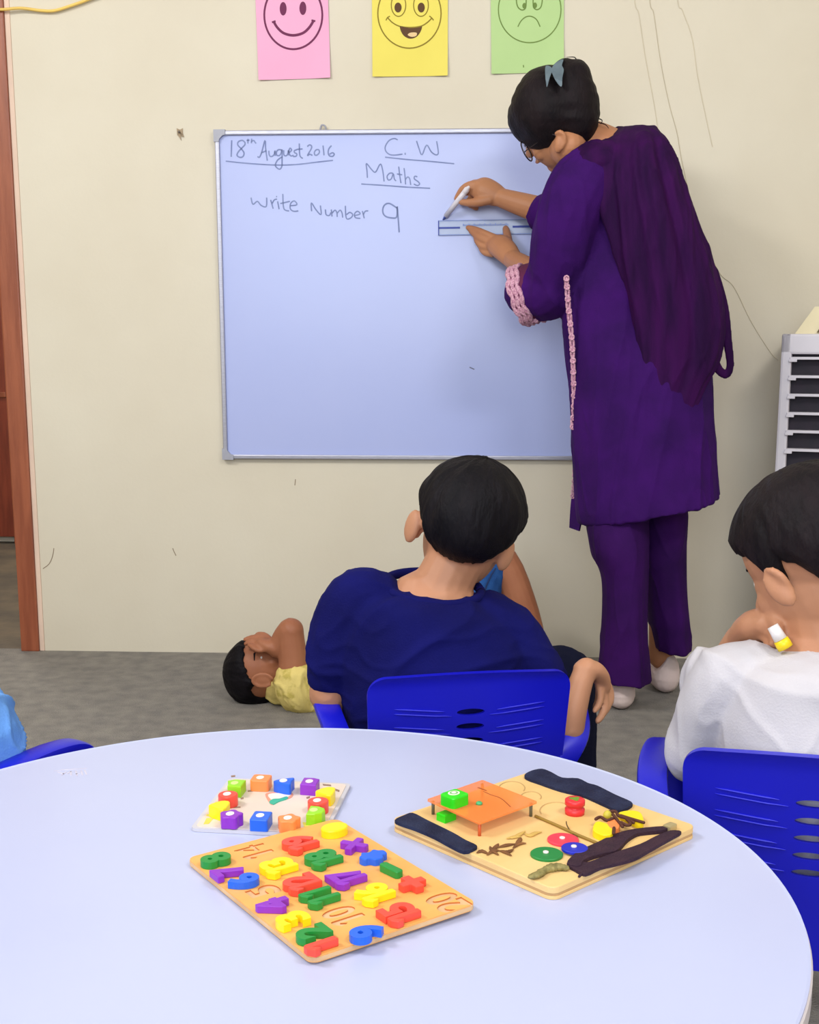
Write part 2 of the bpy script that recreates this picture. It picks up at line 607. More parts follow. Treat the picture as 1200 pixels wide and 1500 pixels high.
# ------------------------------------------------------------------ paper posters
def poster(name, corners, col, label, draw):
    (uA, zA) = onwall(*corners[0]); (uB, zB) = onwall(*corners[1])       # bottom left, bottom right
    w = math.hypot(uB - uA, zB - zA); h = w * 1.40
    ang = math.atan2(zB - zA, uB - uA)
    M = MW @ Matrix.Translation((uA, -0.002, zA)) @ Matrix.Rotation(-ang, 4, 'Y')
    MI = (MW.inverted() @ M).inverted()
    root = empty(name, M=M, label=label, cat='poster', group='face posters above the whiteboard')
    # sheet with a faint curl off the wall at its lower corners
    N = 12
    b = MB()
    off = lambda s, t: -(0.001 + 0.006 * max(0, abs(s - 0.5) - 0.3) / 0.2 * max(0, 0.35 - t) / 0.35 + 0.0012 * math.sin(s * 5 + t * 4) ** 2)
    fr = [(s / N * w, off(s / N, t / N), t / N * h) for t in range(N + 1) for s in range(N + 1)]
    bk = [(p[0], p[1] + 0.0004, p[2]) for p in fr]
    K = (N + 1) ** 2
    fs = []
    for t in range(N):
        for s in range(N):
            i = t * (N + 1) + s
            fs += [(i, i + 1, i + N + 2, i + N + 1), (K + i, K + i + N + 1, K + i + N + 2, K + i + 1)]
    edge = [i for i in range(N)] + [N + (N + 1) * t for t in range(N)] + [K - 1 - i for i in range(N)] + [(N + 1) * (N - t) for t in range(N)]
    for q in range(len(edge)):
        i, j = edge[q], edge[(q + 1) % len(edge)]
        fs.append((i, K + i, K + j, j))
    b.add(fr + bk, fs)
    sheet = obj('paper_sheet', b, mat(name + ' paper', col, 0.75, tuple(min(255, c + 4) for c in col), 5, spec=0.2), root, 'auto')

    def loc(px, py):
        u, z = onwall(px, py)
        p = MI @ Vector((u, 0, z))
        return p.x, p.z

    def line(nm, pts, wd, m, closed=False, k=6):
        P = curve2([loc(*p) for p in pts], k, closed) if k else [loc(*p) for p in pts]
        yo = lambda p: off(p[0] / w, p[1] / h)
        bb = MB().ribbon(P, wd * PX, -0.0006, 0.0001, closed)
        for v in bb.v:
            v.y += yo((v.x, v.z))
        return obj(nm, bb, m, sheet)

    def blob(nm, pts, m, lift=0.0006):
        P = curve2([loc(*p) for p in pts], 6, True)
        bb = MB()
        n = len(P)
        bb.add([(p[0], off(p[0] / w, p[1] / h) - lift, p[1]) for p in P] + [(p[0], off(p[0] / w, p[1] / h) + 0.0001, p[1]) for p in P],
               [tuple(range(n)), tuple(range(2 * n - 1, n - 1, -1))] + [(i, n + i, n + (i + 1) % n, (i + 1) % n) for i in range(n)])
        return obj(nm, bb, m, sheet)
    draw(line, blob)
    return root


def ring(cx, cy, rx, ry, n=28, a0=0.0):
    return [(cx + rx * math.cos(2 * math.pi * i / n + a0), cy + ry * math.sin(2 * math.pi * i / n + a0)) for i in range(n)]


def sc(o, s, pts):
    return [(o[0] + x / s, o[1] + y / s) for x, y in pts]


SP = 1200 / 140
mp = mat('plum print', (110, 30, 80), 0.7)


def draw_pink(line, blob):
    line('face_outline', ring(430, 22.5, 42.5, 50), 2.6, mp, True, 2)
    blob('printed_eye', ring(360 + 473 / SP, 115 / SP, 5, 9.8, 14), mp)
    blob('printed_eye', ring(360 + 720 / SP, 108 / SP, 5, 9.8, 14), mp)
    line('printed_smile', sc((360, 0), SP, [(352, 272), (400, 350), (480, 420), (600, 448), (720, 420), (800, 350), (855, 262)]), 3.4, mp)
    line('printed_smile', sc((360, 0), SP, [(332, 285), (378, 268)]), 2.4, mp, k=0)
    line('printed_smile', sc((360, 0), SP, [(828, 258), (876, 270)]), 2.4, mp, k=0)


mo = mat('olive print', (140, 120, 20), 0.7)
mb_ = mat('brown print', (92, 58, 22), 0.7)
mt = mat('pale tongue print', (238, 205, 150), 0.7)


def draw_yellow(line, blob):
    line('face_outline', ring(600, 20, 46.3, 51), 1.7, mo, True, 2)
    for ex, rx, px_ in ((530 + 463 / SP, 10.6, 530 + 457 / SP), (530 + 745 / SP, 10.8, 530 + 748 / SP)):
        line('printed_eye', ring(ex, 8, rx, 16.5, 20), 1.3, mo, True, 2)
        blob('printed_pupil', ring(px_, 11.6, 5.2, 7.2, 14), mb_)
    line('printed_smile', sc((530, 0), SP, [(325, 225), (390, 290), (480, 335), (610, 350), (740, 335), (820, 290), (880, 232)]), 1.6, mo)
    line('printed_smile', sc((530, 0), SP, [(305, 260), (325, 225), (355, 208)]), 1.5, mo)
    line('printed_smile', sc((530, 0), SP, [(850, 205), (880, 230), (902, 258)]), 1.5, mo)
    blob('printed_mouth', sc((530, 0), SP, [(482, 336), (550, 348), (620, 352), (700, 346), (756, 334), (740, 400), (690, 465), (615, 490), (545, 465), (500, 410)]), mb_)
    blob('printed_tongue', sc((530, 0), SP, [(580, 445), (600, 420), (650, 412), (692, 420), (685, 455), (630, 468)]), mt, 0.0010)


mg = mat('green print', (110, 138, 62), 0.7)


def draw_green(line, blob):
    line('face_outline', ring(776, 14.5, 45.8, 48.5), 1.5, mg, True, 2)
    line('printed_eye', sc((700, 0), SP, [(490, -70), (485, 20), (505, 95), (550, 130), (590, 118), (605, 70), (600, -40), (545, -90)]), 1.5, mg, True)
    line('printed_eye', sc((700, 0), SP, [(805, -70), (808, 20), (790, 95), (745, 126), (705, 105), (695, 60), (700, -40), (750, -90)]), 1.5, mg, True)
    blob('printed_pupil', ring(700 + 585 / SP, 78 / SP, 3, 4.2, 12), mg)
    blob('printed_pupil', ring(700 + 718 / SP, 72 / SP, 3, 4.2, 12), mg)
    line('printed_frown', sc((700, 0), SP, [(503, 340), (540, 272), (590, 225), (645, 208), (700, 222), (745, 262), (782, 340)]), 1.4, mg)
    line('printed_mark', sc((700, 0), SP, [(572, 820), (575, 850)]), 1.4, mg, k=0)


poster('pink_poster', [(379.5, 118), (484.5, 114.5)], (238, 172, 206), 'pink paper poster printed with a plain smiling face', draw_pink)
poster('yellow_poster', [(546, 113), (656, 111.5)], (232, 218, 104), 'yellow paper poster printed with an open-mouthed happy face', draw_yellow)
poster('green_poster', [(720, 109), (826, 105.5)], (180, 210, 146), 'pale green paper poster printed with a sad frowning face', draw_green)

# ------------------------------------------------------------------ cables and marks on the wall
def wall_cable(name, pts, r, m, label, off=0.006, cat='cable'):
    P = []
    for p in pts:
        o = p[2] if len(p) > 2 else off
        u, z = onwall(p[0], p[1], o)
        P.append(Vector((u, -o, z)))
    b = MB().tube(P, r, 8, smooth=6)
    me = b.to_mesh(name)
    me.transform(MW)
    o = obj(name, me, m, None, True, world=True)
    tag(o, label, cat)
    return o


m_ycab = mat('yellow cable sheath', (244, 206, 104), 0.45)
wall_cable('yellow_cable', [(-500, -6, 0.02), (-300, 4, 0.02), (-120, 9, 0.02), (-40, 12, 0.02), (0, 14, 0.02), (30, 12, 0.018), (60, 15.5, 0.012), (80, 15.5, 0.012), (105, 8, 0.012), (130, -1, 0.012), (180, -22, 0.012), (230, -60, 0.01), (255, -160, 0.01), (258, -400, 0.01), (258, -640, 0.01)], 0.0042, m_ycab,
           'yellow electric cable strung across the wall above the doorway')
m_wire = mat('thin grey wire', (226, 214, 188), 0.6)
m_wire2 = mat('thin dark wire', (200, 187, 158), 0.6)
wall_cable('thin_wire', [(905, -630), (912, -300), (928, -20), (936, 20), (945, 80), (958, 150), (966, 200), (985, 300), (1010, 360)], 0.0006, m_wire, 'thin pale wire down the wall, nearest to the teacher\'s head', 0.002)
wall_cable('thin_wire', [(925, -630), (932, -300), (950, -20), (958, 20), (968, 90), (980, 150), (992, 195), (1000, 240), (1020, 320), (1052, 396), (1075, 420), (1100, 470), (1128, 515), (1140, 528)], 0.0006, m_wire2, 'thin dark wire running down behind the teacher to the air cooler', 0.002)
wall_cable('thin_wire', [(955, -630), (962, -300), (990, -20), (1000, 15), (1014, 55), (1022, 110), (1034, 170), (1044, 215)], 0.0006, m_wire, 'thin pale wire down the wall, rightmost, ending in mid wall', 0.002)
m_mark = mat('wall chip', (172, 152, 126), 0.8)


def chip(pts, label):
    P = [onwall(*p) for p in pts]
    b = MB()
    n = len(P)
    b.add([(p[0], -0.0025, p[1]) for p in P] + [(p[0], 0.001, p[1]) for p in P], [tuple(range(n)), tuple(range(2 * n - 1, n - 1, -1))] + [(i, n + i, n + (i + 1) % n, (i + 1) % n) for i in range(n)])
    return b


nb = empty('wall_nail', M=MW @ Matrix.Translation((onwall(264, 195)[0], 0, onwall(264, 195)[1])), label='small wall nail with torn paint left of the whiteboard', cat='nail')
me = MB().tube([(0, 0.004, 0), (0, -0.012, 0.001), (0, -0.014, 0.001)], [0.002, 0.002, 0.004], 8).to_mesh()
obj('nail_head', me, mat('nail steel', (120, 112, 105), 0.4, metal=0.6), nb, True)
cu, cz = onwall(264, 195)
me = chip([(259, 188), (264, 190), (268, 188), (268, 195), (270, 201), (265, 200), (266, 206), (262, 200), (260, 198)], '').to_mesh()
me.transform(Matrix.Translation((-cu, 0, -cz)))
obj('torn_paint', me, m_mark, nb)
m_pencil = mat('pencil mark', (140, 122, 100), 0.8)
for pts, lab in (([(253, 803), (255, 808), (258, 814)], 'short dark scratch low on the wall under the whiteboard corner'),
                 ([(79, 803), (77, 815), (72, 826), (63, 833)], 'curved pencil scratch on the wall beside the door frame'),
                 ([(433, 702), (432, 711)], 'faint short scratch on the wall just below the whiteboard')):
    P = [onwall(*p) for p in pts]
    b = MB().ribbon(curve2(P, 3) if len(P) > 2 else P, 0.0022, -0.0006, 0.0003)
    me = b.to_mesh(); me.transform(MW)
    tag(obj('wall_scratch', me, m_pencil, None, world=True), lab, 'scratch')
# ------------------------------------------------------------------ round table
TZ = 0.465
TC = Vector((-0.1219, 1.0028, 0))
TR = 0.451
m_lam = mat('white laminate', (184, 191, 224), 0.3, (181, 188, 223), 3, spec=0.5)
m_edge = mat('white edge band', (214, 206, 210), 0.4)
m_steel = mat('grey table leg paint', (150, 152, 160), 0.4, metal=0.3)
tb = empty('round_table', (TC.x, TC.y, 0), label='low round white laminate table in the foreground with toys on it', cat='table')
obj('table_top', MB().lathe([(0.001, -0.001), (TR - 0.004, -0.001), (TR - 0.0015, -0.0002), (TR - 0.0015, -0.004), (0.001, -0.004)][::-1], 160, (0, 0, TZ + 0.001)), m_lam, tb)
obj('edge_band', MB().lathe([(TR - 0.02, TZ - 0.022), (TR - 0.001, TZ - 0.022), (TR, TZ - 0.020), (TR, TZ - 0.003), (TR - 0.0012, TZ - 0.0015), (TR - 0.02, TZ - 0.0035)], 160), m_edge, tb, False)
obj('under_panel', MB().lathe([(0.001, TZ - 0.02), (TR - 0.02, TZ - 0.02), (TR - 0.02, TZ - 0.0035), (0.001, TZ - 0.0035)], 96), m_edge, tb)
for k in range(4):
    a = math.pi / 4 + k * math.pi / 2
    x, y = 0.30 * math.cos(a), 0.30 * math.sin(a)
    lg = obj('leg', MB().tube([(x * 1.1, y * 1.1, 0.012), (x, y, TZ - 0.021)], [0.014, 0.016], 14, round_ends=False), m_steel, tb, True)
    obj('foot_cap', MB().tube([(x * 1.1, y * 1.1, 0.0), (x * 1.1, y * 1.1, 0.016)], 0.018, 14, round_ends=False), mat('black rubber', (30, 30, 32), 0.7), lg, True)
# faint rubbed-off ink near the far edge
m_smudge = mat('faint grey ink', (188, 184, 204), 0.6, (205, 202, 220), 60)
b = MB()
rnd = random.Random(4)
sm = [[(79, 1130), (92, 1128), (127, 1126)], [(84, 1131), (94, 1134)], [(90, 1136), (97, 1131)], [(98, 1134), (104, 1130), (104, 1136)], [(111, 1129), (113, 1137)], [(110, 1134), (118, 1133)], [(119, 1129), (121, 1136)], [(124, 1128), (127, 1135)]]
for ln in sm:
    P = [atz(x, y, TZ) - Vector((TC.x, TC.y, 0)) for x, y in ln]
    w = 0.0009
    for p, q in zip(P, P[1:]):
        t = (q - p).normalized()
        nn = Vector((-t.y, t.x, 0)) * w
        b.prism([(p + nn)[:2], (q + nn)[:2], (q - nn)[:2], (p - nn)[:2]], TZ - 0.0003, TZ + 0.0003)
obj('ink_smudge', b, m_smudge, tb, label='faint rubbed-off writing')

# ------------------------------------------------------------------ plastic chairs
m_blue = mat('blue plastic', (16, 20, 196), 0.36, (14, 18, 186), 5, spec=0.5, bump=0.02, bscale=200)


def make_chair():
    root = empty('plastic_chair')
    Z0, Z1, W, RC = 0.225, 0.490, 0.143, 0.028
    # backrest: curved shell leaning back
    NU, NV, TH = 36, 30, 0.006

    def back_pt(s, v, t):
        z = Z0 + (Z1 - Z0) * v
        hw = W * (0.93 + 0.07 * v)
        dz = Z1 - z
        if dz < RC:
            hw = hw - RC + math.sqrt(max(0, RC * RC - (RC - dz) ** 2))
        x = s * hw
        y = -0.135 - 0.040 * v + 0.30 * x * x * 1.6 - t
        lip = max(0, (v - 0.93) / 0.07)
        y -= 0.006 * lip * lip if t > 0 else 0
        return Vector((x, y, z + 0.004 * math.cos(s * 1.5) * v))
    fr = [back_pt(-1 + 2 * i / NU, 1 - (1 - j / NV) ** 1.9, 0) for j in range(NV + 1) for i in range(NU + 1)]
    bk = [back_pt(-1 + 2 * i / NU, 1 - (1 - j / NV) ** 1.9, TH) for j in range(NV + 1) for i in range(NU + 1)]
    K = (NU + 1) * (NV + 1)
    fs = []
    for j in range(NV):
        for i in range(NU):
            q = j * (NU + 1) + i
            fs += [(q, q + NU + 1, q + NU + 2, q + 1), (K + q, K + q + 1, K + q + NU + 2, K + q + NU + 1)]
    edge = list(range(NU)) + [NU + (NU + 1) * j for j in range(NV)] + [K - 1 - i for i in range(NU)] + [(NU + 1) * (NV - j) for j in range(NV)]
    for q in range(len(edge)):
        i, j = edge[q], edge[(q + 1) % len(edge)]
        fs.append((i, j, K + j, K + i))
    me = MB().add(fr + bk, fs).to_mesh()
    cutb = MB()
    for k in range(5):
        z = 0.436 - 0.0215 * k
        Mx = Matrix(((1, 0, 0, 0), (0, 0, 1, 0), (0, 1, 0, z), (0, 0, 0, 1)))
        cutb.prism([(0.0195 * math.cos(2 * math.pi * i / 28), 0.0048 * math.sin(2 * math.pi * i / 28)) for i in range(28)], -0.25, -0.05, Mx)
    me = cut(me, cutb.to_mesh())
    bo = obj('backrest', me, m_blue, root, 'auto')
    for k in range(4):
        for sx in (-1, 1):
            for dz in (0, -0.007):
                pts = []
                for i in range(7):
                    x = sx * (0.037 + 0.068 * i / 6 - (0.01 if dz else 0) * (i == 0))
                    z = 0.438 + dz - 0.027 * k + 0.006 * (i / 6 if sx > 0 else i / 6)
                    v = (z - Z0) / (Z1 - Z0)
                    y = -0.135 - 0.040 * v + 0.48 * x * x - TH - 0.0002
                    pts.append((x, y, z))
                obj('moulded_rib', MB().tube(pts, [0.0005] + [0.0016] * 5 + [0.0005], 6), m_blue, bo, True)
    # seat
    N = 20
    top, bot = [], []
    for j in range(N + 1):
        for i in range(N + 1):
            s, t = -1 + 2 * i / N, -1 + 2 * j / N
            x, y = s * 0.145 * (1 - 0.04 * (1 - t)), t * 0.145
            r2 = min(1, (s * s + t * t) / 2)
            dip = -0.012 * (1 - max(abs(s), abs(t)) ** 3) - (0.012 * max(0, t - 0.75) / 0.25)
            k = 1 - 0.10 * (abs(s) ** 8) * (abs(t) ** 8)
            top.append((x * k, y * k, 0.262 + dip))
            bot.append((x * k * 0.99, y * k * 0.99, 0.262 + dip - 0.007))
    K = (N + 1) ** 2
    fs = []
    for j in range(N):
        for i in range(N):
            q = j * (N + 1) + i
            fs += [(q, q + 1, q + N + 2, q + N + 1), (K + q, K + q + N + 1, K + q + N + 2, K + q + 1)]
    edge = list(range(N)) + [N + (N + 1) * j for j in range(N)] + [K - 1 - i for i in range(N)] + [(N + 1) * (N - j) for j in range(N)]
    for q in range(len(edge)):
        i, j = edge[q], edge[(q + 1) % len(edge)]
        fs.append((i, K + i, K + j, j))
    obj('seat', MB().add(top + bot, fs), m_blue, root, 'auto')
    # arms: flat bands rising from the back, forward, and down to the seat
    for sx in (-1, 1):
        path = [(sx * 0.130, -0.150, 0.335), (sx * 0.150, -0.142, 0.356), (sx * 0.170, -0.118, 0.382), (sx * 0.180, -0.070, 0.404), (sx * 0.183, -0.01, 0.414), (sx * 0.181, 0.04, 0.416), (sx * 0.176, 0.082, 0.408), (sx * 0.170, 0.108, 0.38), (sx * 0.160, 0.122, 0.33), (sx * 0.150, 0.125, 0.265)]
        wd = [0.013, 0.016, 0.018, 0.0185, 0.019, 0.0185, 0.018, 0.017, 0.016, 0.016]
        P, R, FL = resample([Vector(p) for p in path], wd, [1] * len(wd), 5)
        b = MB()
        rings = []
        for i, p in enumerate(P):
            t = (P[min(i + 1, len(P) - 1)] - P[max(i - 1, 0)]).normalized()
            side = Vector((1, 0, 0)) if i > 8 else Vector((1, 0.5 * sx * (1 - i / 9), 0)).normalized()
            side = (side - t * side.dot(t)).normalized()
            nn = side.cross(t).normalized()
            prof = []
            for k in range(12):
                a = 2 * math.pi * k / 12
                cx, cy = math.cos(a), math.sin(a)
                cx = math.copysign(abs(cx) ** 0.55, cx); cy = math.copysign(abs(cy) ** 0.55, cy)
                prof.append(p + side * cx * R[i] + nn * cy * 0.0075)
            rings.append(prof)
        b.loft(rings)
        obj('armrest', b, m_blue, root, 'auto')
    for sx in (-1, 1):
        for sy in (-1, 1):
            x, y = sx * 0.125, sy * 0.122
            xb, yb = sx * 0.150, sy * 0.150 - (0.01 if sy < 0 else 0)
            b = MB()
            rings = []
            for i in range(6):
                t = i / 5
                cx, cy, z = xb + (x - xb) * t, yb + (y - yb) * t, 0.258 * t
                h = 0.011 + 0.006 * t
                rings.append([(cx + h * p, cy + h * q, z) for p, q in ((-1, -.8), (-.8, -1), (.8, -1), (1, -.8), (1, .8), (.8, 1), (-.8, 1), (-1, .8))])
            b.loft(rings)
            obj('leg', b, m_blue, root, False)
    return root


def copy_thing(root):
    r = root.copy()
    COL.objects.link(r)
    for ch in list(root.children):
        c = ch.copy()
        COL.objects.link(c)
        c.parent = r
        for g in list(ch.children):
            d = g.copy()
            COL.objects.link(d)
            d.parent = c
    return r


chairs = []
CH = [(Vector((0.054, 1.785, 0)), 10.0, 'blue plastic armchair with slotted back under the boy in the navy shirt'),
      (Vector((0.487, 1.44, 0)), -15.0, 'blue plastic armchair with slotted back under the boy in the white shirt'),
      (Vector((-0.629, 1.589, 0)), -35.0, 'blue plastic armchair at the left edge, only its armrest showing past the table')]
proto = make_chair()
for i, (p, a, lab) in enumerate(CH):
    c = proto if i == 0 else copy_thing(proto)
    c.location = p
    c.rotation_euler = (0, 0, math.radians(a))
    tag(c, lab, 'chair', 'small plastic armchairs round the table')
    chairs.append(c)

# ------------------------------------------------------------------ air cooler (stands against the wall)
m_cool = mat('off white plastic', (216, 212, 220), 0.4, (208, 204, 214), 4)
m_dark = mat('dark interior shade and castor', (24, 20, 34), 0.7, (34, 24, 40), 30)
m_tray = mat('cream plastic lid', (226, 214, 176), 0.45)
m_slot = mat('brown shadow slot', (92, 74, 36), 0.6)  # shadow of the lid slot painted as a brown plate
CWd = 0.46
fl = (at(1145, 500, 3.27) + at(1134, 715, 3.27)) / 2
fl.z = 0
CM = Matrix.Translation(fl) @ Matrix.Rotation(math.radians(-21), 4, 'Z')
CMI = CM.inverted()


def on_c(px, py):
    o = CMI @ CAM
    d = CMI.to_3x3() @ ray(px, py)
    p = o + d * (-o.y / d.y)
    return p.x, p.z


CO = 0.30
cz1 = on_c(1160, 489)[1]
ac = empty('air_cooler', M=CM, label='white upright air cooler with slatted grille against the wall at the right', cat='air cooler')
gx0 = on_c(1159, 540)[0]
gz1 = on_c(1170, 519)[1]
b = MB()
b.box((0, 0.03, 0.06), (CWd, CO - 0.03, cz1), 0.006)
b.box((0, 0, 0.06), (gx0, 0.04, cz1), 0.006)
b.box((CWd - gx0, 0, 0.06), (CWd, 0.04, cz1), 0.006)
b.box((0, 0, gz1), (CWd, 0.04, cz1), 0.006)
b.box((0, 0, 0.06), (CWd, 0.04, 0.22), 0.006)
obj('body', b, m_cool, ac)
obj('interior_shade', MB().box((gx0 - 0.005, 0.024, 0.2), (CWd - gx0 + 0.005, 0.034, gz1 + 0.005)), m_dark, ac)  # near-black sheet behind the slats, shade of the interior put into its colour
zs = [on_c(1165, y)[1] for y in (524.5, 551.5, 578.5, 605.5, 632.0, 659.0, 686.0, 711.5)]
dz = (zs[0] - zs[-1]) / 7
zs += [zs[-1] - dz * k for k in range(1, 7) if zs[-1] - dz * k > 0.23]
for z in zs:
    s_ = obj('slat', MB().box((gx0 - 0.004, -0.004, z - 0.004), (CWd - gx0 + 0.004, 0.022, z + 0.003), 0.001), m_cool, ac)
    obj('slat_clip', MB().box((gx0 - 0.006, -0.006, z - 0.010), (gx0 + 0.014, 0.006, z - 0.0035), 0.001), m_cool, s_)
# raised lid on top
za = cz1
obj('lid', MB().add([(0.03, 0.03, za), (CWd - 0.03, 0.03, za), (CWd - 0.03, CO - 0.08, za), (0.03, CO - 0.08, za),
                     (0.075, 0.05, za + 0.07), (CWd - 0.075, 0.05, za + 0.07), (CWd - 0.075, CO - 0.12, za + 0.07), (0.075, CO - 0.12, za + 0.07)],
                    [(0, 3, 2, 1), (4, 5, 6, 7), (0, 1, 5, 4), (1, 2, 6, 5), (2, 3, 7, 6), (3, 0, 4, 7)]), m_tray, ac)
obj('lid_slot_shade', MB().add([(0.085, 0.024, za + 0.004), (CWd - 0.085, 0.024, za + 0.004), (CWd - 0.115, 0.044, za + 0.056), (0.115, 0.044, za + 0.056),
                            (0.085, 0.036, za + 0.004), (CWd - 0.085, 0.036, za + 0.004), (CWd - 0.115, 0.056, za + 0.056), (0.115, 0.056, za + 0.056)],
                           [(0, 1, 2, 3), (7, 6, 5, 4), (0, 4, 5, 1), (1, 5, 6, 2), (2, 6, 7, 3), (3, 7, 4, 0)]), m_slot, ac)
for x in (0.05, CWd - 0.05):
    for y in (0.06, CO - 0.1):
        obj('castor', MB().tube([(x - 0.012, y, 0.03), (x + 0.012, y, 0.03)], 0.03, 16, round_ends=False).box((x - 0.016, y - 0.012, 0.03), (x + 0.016, y + 0.012, 0.064)), m_dark, ac, False)
# ------------------------------------------------------------------ toys on the table
def rect_frame(px4, z):
    """least-squares rectangle from four pixel corners on the plane z: origin centre, x along 0->3, y along 0->1 (unit), sizes"""
    G = [atz(x, y, z) for x, y in px4]
    c = sum(G, Vector()) / 4
    e1 = ((G[1] - G[0]) + (G[2] - G[3])) / 2
    e2 = ((G[3] - G[0]) + (G[2] - G[1])) / 2
    a1 = math.atan2(e1.y, e1.x)
    a2 = math.atan2(e2.y, e2.x) + math.pi / 2
    d = (a2 - a1 + math.pi) % (2 * math.pi) - math.pi
    a = a1 + d / 2
    return c, a, e1.length, e2.length


def rrect(w, h, r, n=6):
    out = []
    for cx, cy, a0 in ((w / 2 - r, h / 2 - r, 0), (-w / 2 + r, h / 2 - r, 90), (-w / 2 + r, -h / 2 + r, 180), (w / 2 - r, -h / 2 + r, 270)):
        for i in range(n + 1):
            a = math.radians(a0 + 90 * i / n)
            out.append((cx + r * math.cos(a), cy + r * math.sin(a)))
    return out


def slab(poly, z0, z1, bev=0.0008):
    """extruded polygon with a small rounded top edge"""
    cx = sum(p[0] for p in poly) / len(poly)
    cy = sum(p[1] for p in poly) / len(poly)
    b = MB()
    me = MB().prism(poly, z0, z1).to_mesh()
    bm = bmesh.new()
    bm.from_mesh(me)
    ed = [e for e in bm.edges if abs(e.verts[0].co.z - z1) < 1e-6 and abs(e.verts[1].co.z - z1) < 1e-6]
    bmesh.ops.bevel(bm, geom=ed, offset=bev, segments=2, profile=0.5, affect='EDGES')
    return MB().bm(bm)


def one_mesh(w, h, depth, bev):
    """number 1: stem with a flag, fitted to w x h"""
    pts = [(0.40, -0.5), (0.42, 0.30), (0.12, 0.12), (-0.05, 0.20), (-0.12, 0.36), (0.44, 0.5), (0.92, 0.5), (1.0, 0.42), (1.0, -0.44), (0.94, -0.5)]
    x0, x1 = -0.12, 1.0
    P = [((x - (x0 + x1) / 2) / (x1 - x0) * w, y * h) for x, y in pts][::-1]
    ar = sum(P[i - 1][0] * P[i][1] - P[i][0] * P[i - 1][1] for i in range(len(P)))
    if ar < 0:
        P = P[::-1]
    me = MB().prism(P, 0, depth).to_mesh()
    if bev:
        me = bake(me, [('BEVEL', dict(width=bev, segments=2, limit_method='ANGLE', angle_limit=math.radians(30)))])
    return me


def glyph(text, w, h, depth, bold=0.03, bev=0.0):
    if text == '1':
        return one_mesh(w, h, depth, bev)
    if len(text) == 2 and text[0] == '1':
        wa, wb = w * 0.40, w * 0.62
        a = one_mesh(wa, h, depth, bev)
        a.transform(Matrix.Translation((-w / 2 + wa / 2, 0, 0)))
        c = glyph(text[1], wb if text[1] != '1' else wa, h, depth * 0.985, bold, bev)
        c.transform(Matrix.Translation((w / 2 - (wb if text[1] != '1' else wa) / 2, 0, 0)))
        return MB().mesh(a).mesh(c).to_mesh()
    return glyph_text(text, w, h, depth, bold, bev)


def glyph_text(text, w, h, depth, bold=0.03, bev=0.0):
    """solid number or sign, fitted to w x h, standing from z=0 to depth"""
    cu = bpy.data.curves.new('glyph', 'FONT')
    cu.body = text
    cu.size = 1.0
    cu.offset = bold
    cu.space_character = 0.92
    cu.resolution_u = 5
    cu.extrude = 0.1
    ob = bpy.data.objects.new('glyph', cu)
    COL.objects.link(ob)
    dg = bpy.context.evaluated_depsgraph_get()
    dg.update()
    me = bpy.data.meshes.new_from_object(ob.evaluated_get(dg))
    bpy.data.objects.remove(ob)
    bm = bmesh.new()
    bm.from_mesh(me)
    bmesh.ops.remove_doubles(bm, verts=bm.verts, dist=1e-5)
    xs = [v.co.x for v in bm.verts]; ys = [v.co.y for v in bm.verts]
    sx, sy = w / (max(xs) - min(xs)), h / (max(ys) - min(ys))
    mx, my = (max(xs) + min(xs)) / 2, (max(ys) + min(ys)) / 2
    for v in bm.verts:
        v.co = Vector(((v.co.x - mx) * sx, (v.co.y - my) * sy, depth if v.co.z > 0 else 0.0))
    bmesh.ops.recalc_face_normals(bm, faces=bm.faces)
    bm.to_mesh(me)
    bm.free()
    if bev:
        me = bake(me, [('BEVEL', dict(width=bev, segments=2, limit_method='ANGLE', angle_limit=math.radians(60)))])
    return me


PAL = dict(red=(238, 76, 58), green=(24, 142, 56), blue=(28, 100, 226), yellow=(252, 222, 16), purple=(140, 44, 190), orange=(252, 140, 74), lime=(150, 214, 28))
MP = {k: mat(k + ' toy paint', v, 0.38, tuple(x * 0.97 for x in v), 20) for k, v in PAL.items()}
m_ply = mat('orange tan plywood', (238, 176, 98), 0.5, (230, 164, 86), 5, stretch=(1, 6, 1))
m_plyd = mat('raw plywood edge', (222, 186, 142), 0.6, (205, 165, 120), 30)
m_hole = mat('cut plywood edge', (206, 116, 52), 0.6)

# --- number board -------------------------------------------------
NT = 0.0055
nc, na, nl1, nl2 = rect_frame([(276, 1258), (494, 1202), (697, 1329), (455, 1408)], TZ + NT)
# local x: along 0->1 (towards the far corner); local y: perpendicular, from the near edge 0-3 side ... to keep z up use rotation only
NB = Matrix.Translation((nc.x, nc.y, TZ + 0.0003)) @ Matrix.Rotation(na, 4, 'Z')
tilt = Matrix.Rotation(math.radians(-0.75), 4, Vector((0.45, 1, 0)).normalized())
NB = Matrix.Translation((nc.x, nc.y, TZ + 0.0024)) @ Matrix.Rotation(na, 4, 'Z') @ tilt
NBI = NB.inverted()
nroot = empty('number_puzzle_board', M=NB, label='orange tan plywood number puzzle board with coloured numbers standing on it', cat='puzzle board')


def on_n(px, py, lift=0.0):
    """pixel -> board-local x, y on the board's top"""
    o = NBI @ CAM
    d = NBI.to_3x3() @ ray(px, py)
    p = o + d * ((NT + lift - o.z) / d.z)
    return p.x, p.y


RG = Matrix.Rotation(math.pi / 2, 4, 'Z')        # text up = -x (towards the near left edge), text right = y
